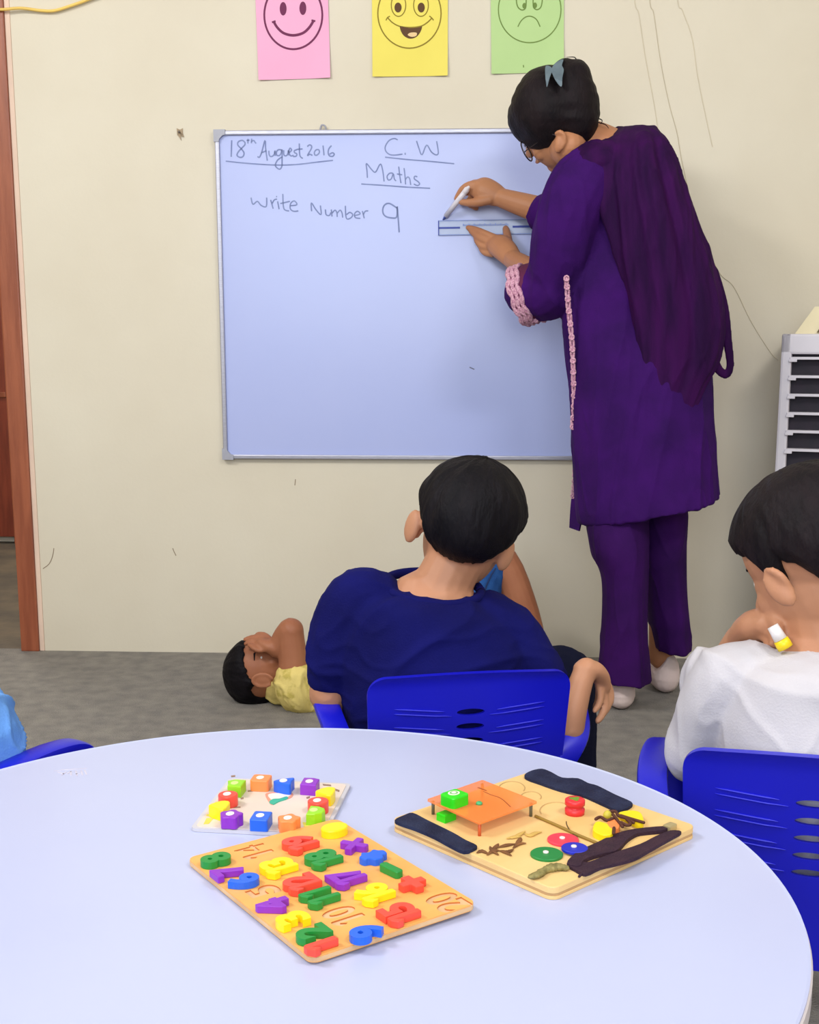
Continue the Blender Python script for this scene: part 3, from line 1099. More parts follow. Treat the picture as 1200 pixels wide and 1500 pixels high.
# text frame: X_text -> board y ... chosen so that up points to board -x
GM = Matrix(((0, -1, 0, 0), (1, 0, 0, 0), (0, 0, 1, 0), (0, 0, 0, 1)))
base = MB().prism(rrect(nl1, nl2, 0.008), 0, NT).to_mesh()
holes = MB()
EMPTY = [('5', 386, 1305, 0.019, 0.028), ('10', 503, 1341, 0.030, 0.030), ('14', 373, 1247, 0.030, 0.030), ('20', 655, 1321, 0.032, 0.030)]
for t, px, py, w, h in EMPTY:
    x, y = on_n(px, py)
    n_ = len(t)
    for i, ch in enumerate(t):
        wc = w if n_ == 1 else (w * 0.36 if ch == '1' else w * 0.52)
        g = glyph(ch, wc, h, 0.02, 0.0 if ch == '4' else 0.035)
        ox = 0 if n_ == 1 else (-w / 2 + wc / 2 if i == 0 else w / 2 - wc / 2)
        g.transform(Matrix.Translation((x, y, NT - 0.0035)) @ GM @ Matrix.Translation((ox, 0, 0)))
        base = cut(base, g)
bo = obj('base', base, m_ply, nroot)
me2 = base
me2.materials.append(m_hole)
me2.materials.append(mat('recess plywood', (232, 160, 88), 0.6))
for p in me2.polygons:
    c = p.center
    if abs(p.normal.z) > 0.5 and 0.001 < c.z < NT - 0.001:
        p.material_index = 2
    if abs(p.normal.z) < 0.5:
        inside = abs(c.x) < nl1 / 2 - 0.002 and abs(c.y) < nl2 / 2 - 0.002
        p.material_index = 1 if inside else 0
obj('edge_ply', MB().prism(rrect(nl1 + 0.0006, nl2 + 0.0006, 0.0083), 0.0008, 0.0042), m_plyd, nroot)

PH = 0.0065
NUM = [('1', 'red', 473, 1382, 0.0125, 0.028, 'red wooden number 1 on the puzzle board, at its near corner'),
       ('2', 'green', 457, 1364, 0.019, 0.028, 'green wooden number 2 next to the red 1'),
       ('3', 'yellow', 428, 1344, 0.019, 0.028, 'yellow wooden number 3 between the green 2 and purple 4'),
       ('4', 'purple', 402, 1323, 0.020, 0.028, 'purple wooden number 4 beside the empty slot of the 5'),
       ('6', 'blue', 357, 1287, 0.019, 0.028, 'blue wooden number 6 on the puzzle board, beside the purple 7'),
       ('7', 'purple', 334, 1274, 0.018, 0.028, 'purple wooden number 7 between the green 8 and blue 6'),
       ('8', 'green', 316, 1256, 0.019, 0.028, 'dark green wooden number 8 at the left corner of the puzzle board'),
       ('9', 'blue', 537, 1363, 0.019, 0.029, 'blue wooden number 9 near the right-hand edge of the puzzle board'),
       ('11', 'green', 470, 1311, 0.026, 0.030, 'green wooden number 11 in the middle of the puzzle board'),
       ('12', 'red', 442, 1291, 0.028, 0.031, 'red wooden number 12 between the yellow 13 and the green 11'),
       ('13', 'yellow', 408, 1267, 0.029, 0.031, 'yellow wooden number 13 above the red 12'),
       ('15', 'red', 586, 1335, 0.029, 0.030, 'red wooden number 15 beside the yellow 16'),
       ('16', 'yellow', 549, 1306, 0.030, 0.031, 'yellow wooden number 16 beside the red plus sign'),
       ('17', 'purple', 509, 1283, 0.027, 0.031, 'purple wooden number 17 in the middle of the puzzle board'),
       ('18', 'green', 474, 1255, 0.030, 0.031, 'green wooden number 18 beside the red 19'),
       ('19', 'red', 440, 1233, 0.030, 0.031, 'red wooden number 19 near the clock board'),
       ('+', 'red', 604, 1291, 0.024, 0.024, 'red wooden plus sign on the puzzle board')]
def ngroup(o, lab, cat='puzzle piece'):
    return tag(o, lab, cat, 'coloured wooden pieces on the number puzzle board')


names = {'+': 'wooden_plus_sign'}
for t, col, px, py, w, h, lab in NUM:
    me = glyph(t, w, h, PH, 0.045 if t != '+' else 0.06, 0.0007)
    x, y = on_n(px, py, PH)
    ngroup(obj(names.get(t, 'wooden_number'), me, MP[col], None, M=NB @ Matrix.Translation((x, y, NT + 0.0002)) @ GM), lab)
# multiplication, division, minus, equals: own outlines
def cross_poly(r, w, rot):
    pts = []
    for k in range(4):
        a = rot + k * math.pi / 2
        for s in (-1, 1):
            pts.append((r * math.cos(a) - s * -w * math.sin(a), r * math.sin(a) + s * -w * math.cos(a)))
        b_ = a + math.pi / 4
        pts.append((w * 1.4142 * math.cos(b_), w * 1.4142 * math.sin(b_)))
    # order by angle within arms
    return pts


def cross_piece(r, w, rot):
    pts = []
    for k in range(4):
        a = rot + k * math.pi / 2
        ca, sa = math.cos(a), math.sin(a)
        for u, v in ((w, -w), (r * 0.92, -w), (r, -w * 0.6), (r, w * 0.6), (r * 0.92, w)):
            pts.append((u * ca - v * sa, u * sa + v * ca))
    return pts


x, y = on_n(519, 1235, PH)
ngroup(obj('wooden_times_sign', slab(cross_piece(0.0135, 0.0036, 0.55), 0, PH), MP['purple'], None, M=NB @ Matrix.Translation((x, y, NT + 0.0002))), 'purple wooden times sign on the puzzle board')
x, y = on_n(547, 1252, PH)
b = slab(curve2([(0.013, 0.003), (0.009, 0.006), (0.006, 0.010), (0.0, 0.007), (-0.006, 0.010), (-0.009, 0.006), (-0.013, 0.003), (-0.012, -0.004), (-0.007, -0.005), (-0.004, -0.010), (0.004, -0.010), (0.007, -0.005), (0.012, -0.004)], 3, True), 0, PH)
ngroup(obj('wooden_division_sign', b, MP['blue'], None, M=NB @ Matrix.Translation((x, y, NT + 0.0002))), 'blue wooden division sign on the puzzle board')
x, y = on_n(573, 1270, PH)
ngroup(obj('wooden_minus_sign', slab(rrect(0.0085, 0.025, 0.003), 0, PH), MP['green'], None, M=NB @ Matrix.Translation((x, y, NT + 0.0002)) @ Matrix.Rotation(0.12, 4, 'Z')), 'small green wooden minus sign on the puzzle board')
x, y = on_n(490, 1213, PH)
ngroup(obj('wooden_zero', slab([(0.0135 * math.cos(2 * math.pi * i / 28), 0.0105 * math.sin(2 * math.pi * i / 28)) for i in range(28)], 0, 0.008, 0.0012), MP['yellow'], None, M=NB @ Matrix.Translation((x, y, NT + 0.0002))), 'yellow rounded wooden piece at the far corner of the puzzle board')

# --- clock shape board ----------------------------------------------
KT = 0.004
kc, ka, kl1, kl2 = rect_frame([(285, 1212), (333, 1137), (510, 1149), (480, 1224)], TZ + KT)
KM = Matrix.Translation((kc.x, kc.y, TZ + 0.0003)) @ Matrix.Rotation(ka, 4, 'Z')
KMI = KM.inverted()
m_kb = mat('pale printed board', (216, 200, 190), 0.45, (222, 208, 196), 14)
m_ke = mat('white board edge', (204, 202, 212), 0.5)
kroot = empty('clock_puzzle_board', M=KM, label='pale shape-sorting clock board ringed with twelve coloured pieces', cat='puzzle board')
obj('base', MB().prism(rrect(kl1, kl2, 0.006), 0, KT - 0.0006), m_ke, kroot)
obj('printed_face', MB().prism(rrect(kl1 - 0.008, kl2 - 0.008, 0.005), KT - 0.0008, KT), m_kb, kroot)


def on_k(px, py, lift=0.0):
    p = KMI @ atz(px, py, TZ + KT + lift)
    return p.x, p.y


OK_, SK = (270, 1110), 1200 / 260
# empty centre shape with its green hollow and tiny printed words
def kpoly(name, pts, m, z1=0.0004, z0=-0.0002, cur=3):
    P = [on_k(*q) for q in sc(OK_, SK, pts)]
    if cur:
        P = curve2(P, cur, True)
    b = MB().prism(P, KT + z0, KT + z1)
    return obj(name, b, m, kroot)


kpoly('centre_hollow', [(548, 250), (600, 236), (680, 236), (735, 245), (720, 275), (640, 300), (600, 322), (578, 310)], mat('pink print', (222, 150, 128), 0.6))
kpoly('centre_hollow', [(566, 256), (620, 244), (715, 250), (700, 270), (640, 290), (605, 300), (590, 290)], mat('cream print', (240, 226, 214), 0.6), 0.0007)
kpoly('centre_hollow', [(575, 305), (600, 285), (645, 282), (690, 268), (700, 282), (640, 302), (600, 322)], mat('teal print', (60, 176, 150), 0.6), 0.0009)
m_print = mat('brown print marks', (150, 120, 100), 0.7)
m_yprint = mat('yellow print', (226, 206, 90), 0.7)
for pts in ([(430, 225), (470, 220), (470, 230), (430, 233)], [(528, 214), (552, 212), (552, 221), (528, 223)], [(380, 275), (400, 270), (402, 280), (384, 284)], [(825, 270), (850, 262), (848, 275), (828, 280)],
            [(316, 124), (345, 120), (345, 130), (318, 133)], [(1020, 212), (1050, 222), (1048, 234), (1024, 226)], [(935, 180), (990, 185), (995, 195), (940, 190)], [(330, 335), (380, 333), (380, 340), (330, 342)]):
    kpoly('printed_word', pts, m_print, 0.0003, cur=0)
for pts in ([(150, 385), (215, 385), (210, 395), (150, 397)], [(150, 412), (200, 410), (165, 450), (130, 452)], [(800, 440), (900, 440), (860, 470), (810, 470)]):
    kpoly('printed_patch', pts, m_yprint, 0.0003, cur=0)

KH = 0.012


def kshape(kind, r=0.0115):
    if kind == 'circle':
        return [(r * math.cos(2 * math.pi * i / 24), r * math.sin(2 * math.pi * i / 24)) for i in range(24)]
    if kind == 'square':
        return rrect(2 * r * 0.95, 2 * r * 0.95, 0.003, 3)
    if kind == 'rect':
        return rrect(2.15 * r, 1.7 * r, 0.002, 3)
    if kind == 'triangle':
        return curve2([(-r * 1.15, -r * 0.8), (0, -r * 0.85), (r * 1.15, -r * 0.8), (r * 0.2, r * 0.9), (-r * 0.4, r * 1.0)], 3, True)
    if kind == 'trapezoid':
        return rrect(2 * r, 2 * r * .8, 0.002, 3)[:] if False else [(-r, -r * 0.8), (r * 0.75, -r * 0.8), (r * 1.05, -r * .2), (r, r * 0.85), (-r * 0.85, r * 0.85)]
    if kind == 'flower':
        return [((r * (1 + 0.12 * math.cos(5 * 2 * math.pi * i / 40))) * math.cos(2 * math.pi * i / 40), (r * (1 + 0.12 * math.cos(5 * 2 * math.pi * i / 40))) * math.sin(2 * math.pi * i / 40)) for i in range(40)]
    if kind == 'house':
        return [(-r, -r * 0.8), (r, -r * 0.8), (r * 1.05, r * 0.3), (r * 0.6, r * 0.95), (r * 0.1, r * 0.75), (-r * 0.8, r * 0.6)]
    if kind == 'half':
        return [(-r * 1.05, r * .6), (-r, -r * .2), (-r * .6, -r * .8), (0, -r), (r * .6, -r * .8), (r, -r * .2), (r * 1.05, r * .6)]
    if kind == 'wedge':
        return curve2([(-r * 1.1, -r * 0.7), (r * 0.9, -r * 0.8), (r * 1.1, r * 0.1), (0, r * 0.95), (-r * 0.5, r * 0.6)], 3, True)


m_wprint = mat('white number print', (246, 232, 226), 0.6)
PK = [('house', 'lime', 345, 1147.5, 'lime green wooden piece at the far left corner of the clock board', 1),
      ('square', 'orange', 382.5, 1139.5, 'orange square wooden piece on the far side of the clock board', 1),
      ('triangle', 'blue', 416.5, 1144, 'blue triangular wooden piece on the far side of the clock board', .9),
      ('trapezoid', 'purple', 454.5, 1145, 'purple block piece at the far right corner of the clock board', 1),
      ('wedge', 'yellow', 477, 1159, 'yellow wedge piece at the right side of the clock board', 1),
      ('circle', 'red', 466, 1173, 'red round piece at the right side of the clock board, above the lime half', 1),
      ('half', 'lime', 461, 1187, 'lime green half-moon piece at the near right of the clock board', 1),
      ('flower', 'orange', 423, 1198.5, 'orange rounded piece on the near side of the clock board', .98),
      ('rect', 'blue', 382.5, 1195, 'blue rectangular piece on the near side of the clock board', 1),
      ('flower', 'purple', 338.5, 1192.5, 'purple flower-shaped piece at the near left of the clock board', 1),
      ('wedge', 'yellow', 321, 1179.5, 'yellow wedge piece at the left side of the clock board', 1),
      ('circle', 'red', 334, 1163.5, 'red round piece at the left side of the clock board', .95)]
for kind, col, px, py, lab, s in PK:
    x, y = on_k(px, py, KH)
    o = obj('shape_piece', slab(kshape(kind, 0.0105 * s), 0, KH, 0.001), MP[col], None, M=KM @ Matrix.Translation((x, y, KT + 0.0002)))
    tag(o, lab, 'puzzle piece', 'shape pieces on the clock board')
    if col not in ('yellow', 'lime') or kind == 'half' or kind == 'house':
        obj('printed_number', MB().prism([(0.0045 * math.cos(2 * math.pi * i / 16) * 1.15, 0.004 * math.sin(2 * math.pi * i / 16) + 0.001) for i in range(16)], KH - 0.0002, KH + 0.0002), m_wprint if col != 'lime' else mat('pale lime print', (206, 236, 140), .6), o)

# --- activity (busy) board -------------------------------------------
AT = 0.0115
acn, aa, al1, al2 = rect_frame([(572, 1201), (784, 1127), (1019, 1211), (812, 1302)], TZ + AT)
AM = Matrix.Translation((acn.x, acn.y, TZ + 0.0003)) @ Matrix.Rotation(aa, 4, 'Z')
AMI = AM.inverted()
aroot = empty('activity_board', M=AM, label='square plywood activity board with dark felt strips and small fixed toys', cat='activity board')
m_pine = mat('pale pine plywood', (232, 196, 134), 0.5, (222, 182, 116), 4, stretch=(1, 5, 1))
m_pine2 = mat('darker ply layer', (196, 152, 98), 0.6)
for k in range(4):
    ins = 0.0007 if k % 2 else 0.0
    obj('ply_layer', slab(rrect(al1 - ins, al2 - ins, 0.009), AT * k / 4, AT * (k + 1) / 4, 0.0004), m_pine2 if k % 2 else m_pine, aroot) if k < 3 else obj('ply_layer', slab(rrect(al1, al2, 0.009), AT * k / 4, AT, 0.0008), m_pine, aroot)


def on_a(px, py, lift=0.0):
    p = AMI @ atz(px, py, TZ + AT + lift)
    return p.x, p.y


O4, O5 = (560, 1110), (790, 1110)


def apoly(name, pts, org, m, z1, z0=-0.0003, cur=3, bev=0.0006, label=None, parent=None):
    P = [on_a(q[0], q[1], z1) for q in sc(org, 5, pts)]
    if cur:
        P = curve2(P, cur, True)
    ar = sum(P[i - 1][0] * P[i][1] - P[i][0] * P[i - 1][1] for i in range(len(P)))
    if ar < 0:
        P = P[::-1]
    return obj(name, slab(P, AT + z0, AT + z1, bev) if bev else MB().prism(P, AT + z0, AT + z1), m, parent or aroot, label=label)


m_felt = mat('dark navy felt', (30, 32, 58), 0.9, (42, 48, 76), 50, bump=0.4, bscale=500, spec=0.2)
m_strap = mat('dark plum strap', (46, 28, 44), 0.75, (58, 36, 50), 50, bump=0.3, bscale=400, spec=0.25)
apoly('felt_strip', [(92, 455), (160, 420), (225, 403), (330, 455), (515, 545), (610, 600), (690, 638), (680, 660), (600, 684), (500, 640), (380, 575), (240, 515), (150, 485)], O4, m_felt, 0.0032, label='dark felt strip along the left edge')
apoly('felt_strip', [(-108, 125), (-60, 95), (20, 80), (90, 105), (170, 145), (285, 150), (360, 185), (430, 205), (560, 270), (676, 322), (668, 352), (590, 386), (500, 350), (390, 300), (310, 268), (150, 230), (0, 178), (-80, 150)], O5, m_felt, 0.0034, label='dark felt strip along the far edge')
st = apoly('strap', [(203, 772), (255, 705), (330, 660), (420, 620), (560, 555), (700, 520), (920, 500), (925, 526), (800, 540), (720, 552), (650, 595), (600, 650), (555, 682), (440, 705), (330, 745), (300, 790)], O5, m_strap, 0.0040, label='dark strap doubled back at the buckle')
apoly('strap', [(205, 775), (290, 745), (345, 765), (450, 730), (560, 690), (740, 630), (850, 575), (960, 532), (1042, 540), (960, 590), (800, 680), (700, 735), (560, 775), (450, 800), (340, 848), (260, 815)], O5, m_strap, 0.0030, parent=st, label='lower run of the strap')
x, y = on_a(790 + 958 / 5, 1110 + 508 / 5, 0.003)
obj('buckle', MB().box((x - 0.006, y - 0.004, AT - 0.0002), (x + 0.006, y + 0.004, AT + 0.0058), 0.001), mat('pale brass', (206, 190, 140), 0.35, metal=0.5), st)
x, y = on_a(853, 1284, 0.0)
obj('strap_end', MB().tube([(x - 0.004, y, AT + 0.001), (x, y + 0.001, AT + 0.0015), (x + 0.003, y + 0.004, AT + 0.001)], 0.0012, 6), m_strap, st)

# orange see-through stand on four pegs with a green cube knob
m_acr = bpy.data.materials.new('orange translucent acrylic')
m_acr.use_nodes = True
bs = m_acr.node_tree.nodes['Principled BSDF']
bs.inputs['Base Color'].default_value = rgb((255, 148, 74))
bs.inputs['Roughness'].default_value = 0.12
bs.inputs['Alpha'].default_value = 0.62
AH = 0.0135
pl = []
cpx = [(325, 305), (735, 162), (1140, 322), (712, 480)]
Pq = [Vector((*on_a(*sc(O4, 5, [q])[0], AH + 0.002), 0)) for q in cpx]
cq = sum(Pq, Vector()) / 4
poly = []
for i in range(4):
    a_, b_, c_ = Pq[i - 1], Pq[i], Pq[(i + 1) % 4]
    for t in (0.06, 0.02):
        poly.append(tuple((b_ + (a_ - b_) * t)[:2]))
    for t in (0.02, 0.06):
        poly.append(tuple((b_ + (c_ - b_) * t)[:2]))
ar = sum(poly[i - 1][0] * poly[i][1] - poly[i][0] * poly[i - 1][1] for i in range(len(poly)))
if ar < 0:
    poly = poly[::-1]
plate = obj('acrylic_plate', slab(poly, AT + AH, AT + AH + 0.002, 0.0003), m_acr, aroot, label='see-through orange plate raised on pegs')
m_peg = mat('grey peg', (96, 92, 70), 0.4)
for i, q in enumerate(Pq):
    p = cq + (q - cq) * 0.88
    obj('peg', MB().tube([(p.x, p.y, AT - 0.0002), (p.x, p.y, AT + AH)], 0.0016, 10, round_ends=False), m_peg if i != 3 else mat('orange peg', (214, 96, 50), .4), plate, True)
x, y = on_a(666, 1164, AH + 0.012)
kb = slab(rrect(0.0225, 0.020, 0.004), AT + AH + 0.002, AT + AH + 0.013, 0.0015)
knob = obj('green_knob', kb, mat('bright green plastic', (40, 214, 22), 0.35), plate, label='bright green rounded square knob')
# the knob sits in place: move to x,y
knob.data.transform(Matrix.Translation((x, y, 0)) )
for r0, r1, m_, dz in ((0.0, 0.0062, m_wprint, 0.0003), (0.0, 0.0045, mat('pale green print', (120, 190, 120), 0.5), 0.0005), (0.0, 0.0025, m_wprint, 0.0007)):
    obj('knob_print', MB().prism([(x + r1 * math.cos(2 * math.pi * i / 20), y + 0.001 + r1 * 0.85 * math.sin(2 * math.pi * i / 20)) for i in range(20)], AT + AH + 0.0128, AT + AH + 0.013 + dz), m_, plate)
x, y = on_a(654, 1193, 0.006)
obj('green_block', slab([(x + 0.0075 * p, y + 0.006 * q) for p, q in ((-1, -1), (1, -1), (1, 1), (-1, 1))], AT - 0.0002, AT + 0.008, 0.001), MATS['bright green plastic'], aroot)
x, y = on_a(702, 1177, AH + 0.003)
obj('green_stud', MB().lathe([(0.0032, AT + AH + 0.0018), (0.0032, AT + AH + 0.0035), (0.0022, AT + AH + 0.0045)], 14, (x, y, 0)), mat('teal stud', (70, 170, 110), .4), plate, True)
x, y = on_a(706.5, 1155, AH + 0.003)
obj('slit', MB().box((x - 0.0006, y - 0.006, AT + AH + 0.0018), (x + 0.0006, y + 0.006, AT + AH + 0.0023)), mat('dark slit', (150, 70, 20), .6), plate)
P = [Vector((*on_a(560 + a / 5, 1110 + c / 5, AH + 0.002), AT + AH + 0.002)) for a, c in ((745, 250), (800, 275), (870, 300), (940, 362))]
obj('slit', MB().tube(P, 0.0005, 6, smooth=3), MATS['dark slit'], plate, True)

# engraved-looking rings of beading round the back circles
m_bead = mat('dark pine edge', (196, 160, 104), 0.6)
for cx, cy, rx in ((950, 225, 95), (1090, 290, 75), (1275, 390, 120)):
    P = []
    for i in range(17):
        a = math.radians(-25 + 230 * i / 16)
        u, v = on_a(560 + (cx + rx * math.cos(a)) / 5, 1110 + (cy - rx * 0.5 * math.sin(a)) / 5)
        P.append((u, v, AT + 0.0002))
    obj('carved_ring', MB().tube(P, 0.0006, 6), m_bead, aroot, True)
# spool
x, y = on_a(842, 1192, 0.0)
sp = obj('spool', MB().lathe([(0.0008, AT), (0.0096, AT), (0.0098, AT + 0.0052), (0.0075, AT + 0.0062), (0.0075, AT + 0.0088), (0.0099, AT + 0.0095), (0.0099, AT + 0.0142), (0.0085, AT + 0.0152), (0.0008, AT + 0.0152)], 28, (x, y, 0)), mat('red spool paint', (226, 44, 52), .4), aroot, True)
obj('leaf_print', MB().prism([(x + 0.0045 * math.cos(a) * (1 + .3 * math.cos(3 * a)), y + 0.0045 * math.sin(a) * (1 + .3 * math.cos(3 * a))) for a in [2 * math.pi * i / 24 for i in range(24)]], AT + 0.0150, AT + 0.0156), mat('leaf green', (110, 150, 40), .5), sp)
for px, py, r, col, lab in ((801, 1250.5, 0.0148, (20, 132, 60), 'green disc'), (825, 1229.5, 0.0146, (238, 60, 84), 'pinkish red disc'), (842, 1245, 0.0122, (22, 40, 190), 'blue disc')):
    x, y = on_a(px, py, 0.002)
    z = AT + (0.002 if lab == 'blue disc' else 0.0)
    d = obj('disc', MB().lathe([(0.0006, z), (r, z), (r, z + 0.0018), (r - 0.0008, z + 0.0024), (0.0006, z + 0.0024)], 36, (x, y, 0)), mat(lab + ' paint', col, 0.4), aroot, False, label=lab)
    obj('pin', MB().lathe([(0.0005, z + 0.0022), (0.0026, z + 0.0022), (0.0026, z + 0.0036), (0.0005, z + 0.0042)], 14, (x, y + 0.001, 0)), m_wprint, d, True)
# stick and curl
m_stick = mat('olive stick', (150, 118, 44), 0.6)
P = [Vector((*on_a(*p), AT + 0.0014)) for p in ((785, 1198), (815, 1211), (845, 1225), (874, 1237))]
obj('stick', MB().tube(P, 0.0015, 8), m_stick, aroot, True)
P = [Vector((*on_a(829.5, 1212), AT + 0.0055)), Vector((*on_a(830.5, 1213.5), AT + 0.003)), Vector((*on_a(836, 1220), AT + 0.0012)), Vector((*on_a(846, 1229), AT + 0.0012))]
obj('wire_curl', MB().tube(P, 0.0006, 6, smooth=4), mat('dark wire', (90, 70, 30), .5), aroot, True)
# yellow flower-like piece with brown lacing
m_yel = MP['yellow']
apoly('yellow_petal', [(392, 520), (410, 475), (450, 468), (510, 490), (540, 520), (538, 560), (470, 568), (410, 545)], O5, m_yel, 0.0065, label='yellow petal-shaped block')
apoly('yellow_petal', [(580, 405), (640, 388), (700, 388), (745, 405), (765, 450), (758, 478), (700, 465), (640, 430)], O5, m_yel, 0.0065, label='yellow petal-shaped block')
apoly('orange_bead', [(500, 470), (540, 450), (590, 480), (580, 515), (540, 520), (510, 500)], O5, MP['orange'], 0.007)
m_lace = mat('dark brown lace', (82, 38, 22), 0.7)
for pts in ([(415, 455), (450, 440), (495, 465), (540, 450)], [(520, 400), (560, 400), (580, 430), (640, 450), (690, 480)], [(600, 480), (640, 500), (670, 490), (640, 455)], [(540, 420), (570, 460), (610, 510)], [(600, 430), (680, 455), (765, 480)], [(548, 520), (545, 560)]):
    P = [Vector((*on_a(790 + a / 5, 1110 + c / 5, 0.007), AT + 0.0075)) for a, c in pts]
    obj('lace', MB().tube(P, 0.0016, 8, smooth=4), m_lace, aroot, True)
x, y = on_a(890, 1192, 0.008)
obj('yellow_bead', MB().ellipsoid((x, y, AT + 0.006), (0.0045, 0.004, 0.005)), mat('dull yellow bead', (206, 190, 60), .5), aroot, True)
# dried twist of brown leaves and an olive knotted cord
m_twig = mat('brown dried leaf', (132, 86, 44), 0.8, (100, 62, 30), 60)
m_twig2 = mat('straw', (200, 164, 86), 0.8)
def flat_leaf(pts, m, z=0.001, nm='dried_leaf'):
    P = [Vector((*on_a(560 + a / 5, 1110 + c / 5), AT + z)) for a, c in pts]
    n = len(P)
    obj(nm, MB().tube(P, [0.0008] + [0.0026] * (n - 2) + [0.0008], 8, flat=0.45, smooth=3, up=(0, 0, 1)), m, aroot, True)
for pts, m in (([(695, 705), (730, 692), (780, 715)], m_twig), ([(790, 660), (810, 690), (850, 720)], m_twig), ([(770, 720), (815, 690), (860, 690)], m_twig), ([(850, 640), (830, 665), (800, 700)], m_twig), ([(860, 690), (900, 700), (945, 725)], m_twig), ([(850, 665), (910, 650), (970, 640)], m_twig), ([(960, 670), (1000, 640), (1050, 635)], m_twig), ([(980, 640), (1005, 615), (1015, 595)], m_twig),
               ([(915, 600), (970, 590), (1010, 590)], m_twig2), ([(950, 600), (1000, 575), (1045, 548)], m_twig2), ([(1045, 565), (1080, 580), (1120, 562), (1165, 552)], m_twig2), ([(910, 690), (930, 695), (960, 680)], m_twig)):
    flat_leaf(pts, m)
m_cord = mat('olive knotted cord', (150, 138, 84), 0.7, (112, 104, 58), 200)
P = [Vector((*on_a(790 + a / 5, 1110 + c / 5), AT + 0.0028)) for a, c in ((-60, 895), (-10, 880), (40, 850), (90, 830), (140, 825), (200, 830))]
me = MB().tube(P, [0.003, 0.0042, 0.0036, 0.005, 0.0042, 0.0028], 12, smooth=8, flat=0.7, up=(0, 0, 1)).to_mesh()
disp(me, lambda c, n: 0.0011 * noise.noise(c * 500))
obj('knotted_cord', me, m_cord, aroot, True)
# ------------------------------------------------------------------ people
m_skin = mat('warm skin', (186, 130, 94), 0.5, (176, 119, 84), 8, spec=0.35, bump=0.03, bscale=300)
m_skin2 = mat('light skin', (190, 138, 106), 0.5, (180, 126, 95), 8, spec=0.35, bump=0.03, bscale=300)
m_skin3 = mat('tan skin', (168, 110, 80), 0.5, (156, 98, 70), 8, spec=0.35, bump=0.03, bscale=300)
m_hair = mat('black hair', (13, 11, 16), 0.6, (20, 17, 22), 40, spec=0.12, bump=0.25, bscale=220, stretch=(1, 1, 0.35))
m_hairb = mat('brown black hair', (18, 14, 18), 0.6, (30, 22, 26), 30, spec=0.14, bump=0.25, bscale=180, stretch=(1, 1, 0.35))
m_eye = mat('eye white', (235, 232, 228), 0.25)
m_iris = mat('dark iris', (40, 24, 16), 0.2)
m_lip = mat('lip', (176, 112, 88), 0.5)


def wpt(px, py, off):
    """world point seen at a pixel, `off` metres in front of the back wall"""
    u, z = onwall(px, py, off)
    return MW @ Vector((u, -off, z))


def basis(fwd, up):
    """3x3 with columns right, forward, up"""
    f = Vector(fwd).normalized()
    u = Vector(up)
    u = (u - f * u.dot(f)).normalized()
    r = f.cross(u)
    return Matrix((r, f, u)).transposed()


def add_head(b, c, R, s, ears=True, earscale=1.0):
    P = lambda x, y, z: Vector(c) + R @ Vector((x, y, z)) * s
    b.ellipsoid(P(0, -0.04, 0.12), (0.365 * s, 0.455 * s, 0.385 * s), R, 28, 18)
    b.ellipsoid(P(0, 0.09, -0.10), (0.305 * s, 0.345 * s, 0.40 * s), R, 24, 16)
    b.ellipsoid(P(0, 0.25, -0.38), (0.13 * s, 0.13 * s, 0.11 * s), R, 16, 10)
    b.ellipsoid(P(0.15, 0.27, -0.14), (0.12 * s, 0.12 * s, 0.12 * s), R, 14, 9)
    b.ellipsoid(P(-0.15, 0.27, -0.14), (0.12 * s, 0.12 * s, 0.12 * s), R, 14, 9)
    b.tube([P(0, 0.40, 0.06), P(0, 0.455, -0.06), P(0, 0.485, -0.12)], [0.035 * s, 0.045 * s, 0.06 * s], 12)
    b.tube([P(-0.09, 0.415, -0.24), P(0, 0.445, -0.235), P(0.09, 0.415, -0.24)], [0.02 * s, 0.03 * s, 0.02 * s], 10)
    if ears:
        for sx in (-1, 1):
            Q = R @ Matrix.Rotation(sx * math.radians(-28), 3, 'Z')
            b.ellipsoid(P(sx * 0.385, -0.05, -0.05), (0.035 * s * earscale, 0.10 * s * earscale, 0.145 * s * earscale), Q, 14, 10)
            b.ellipsoid(P(sx * 0.36, -0.01, -0.16), (0.04 * s, 0.06 * s, 0.06 * s), Q, 12, 8)


def face_parts(c, R, s, parent):
    P = lambda x, y, z: Vector(c) + R @ Vector((x, y, z)) * s
    for sx in (-1, 1):
        e = obj('eye', MB().ellipsoid(P(sx * 0.145, 0.322, 0.0), (0.056 * s, 0.04 * s, 0.036 * s), R, 14, 9), m_eye, parent, True, world=True)
        obj('iris', MB().ellipsoid(P(sx * 0.145, 0.354, -0.006), (0.026 * s, 0.012 * s, 0.026 * s), R, 12, 8), m_iris, e, True, world=True)
        obj('eyebrow', MB().tube([P(sx * 0.07, 0.375, 0.085), P(sx * 0.15, 0.365, 0.11), P(sx * 0.23, 0.315, 0.095)], [0.012 * s, 0.016 * s, 0.006 * s], 8), m_hair, parent, True, world=True)
    obj('mouth', MB().tube([P(-0.10, 0.415, -0.25), P(-0.04, 0.452, -0.245), P(0, 0.456, -0.25), P(0.04, 0.452, -0.245), P(0.10, 0.415, -0.25)], [0.008 * s, 0.018 * s, 0.018 * s, 0.018 * s, 0.008 * s], 8, smooth=3), m_lip, parent, True, world=True)


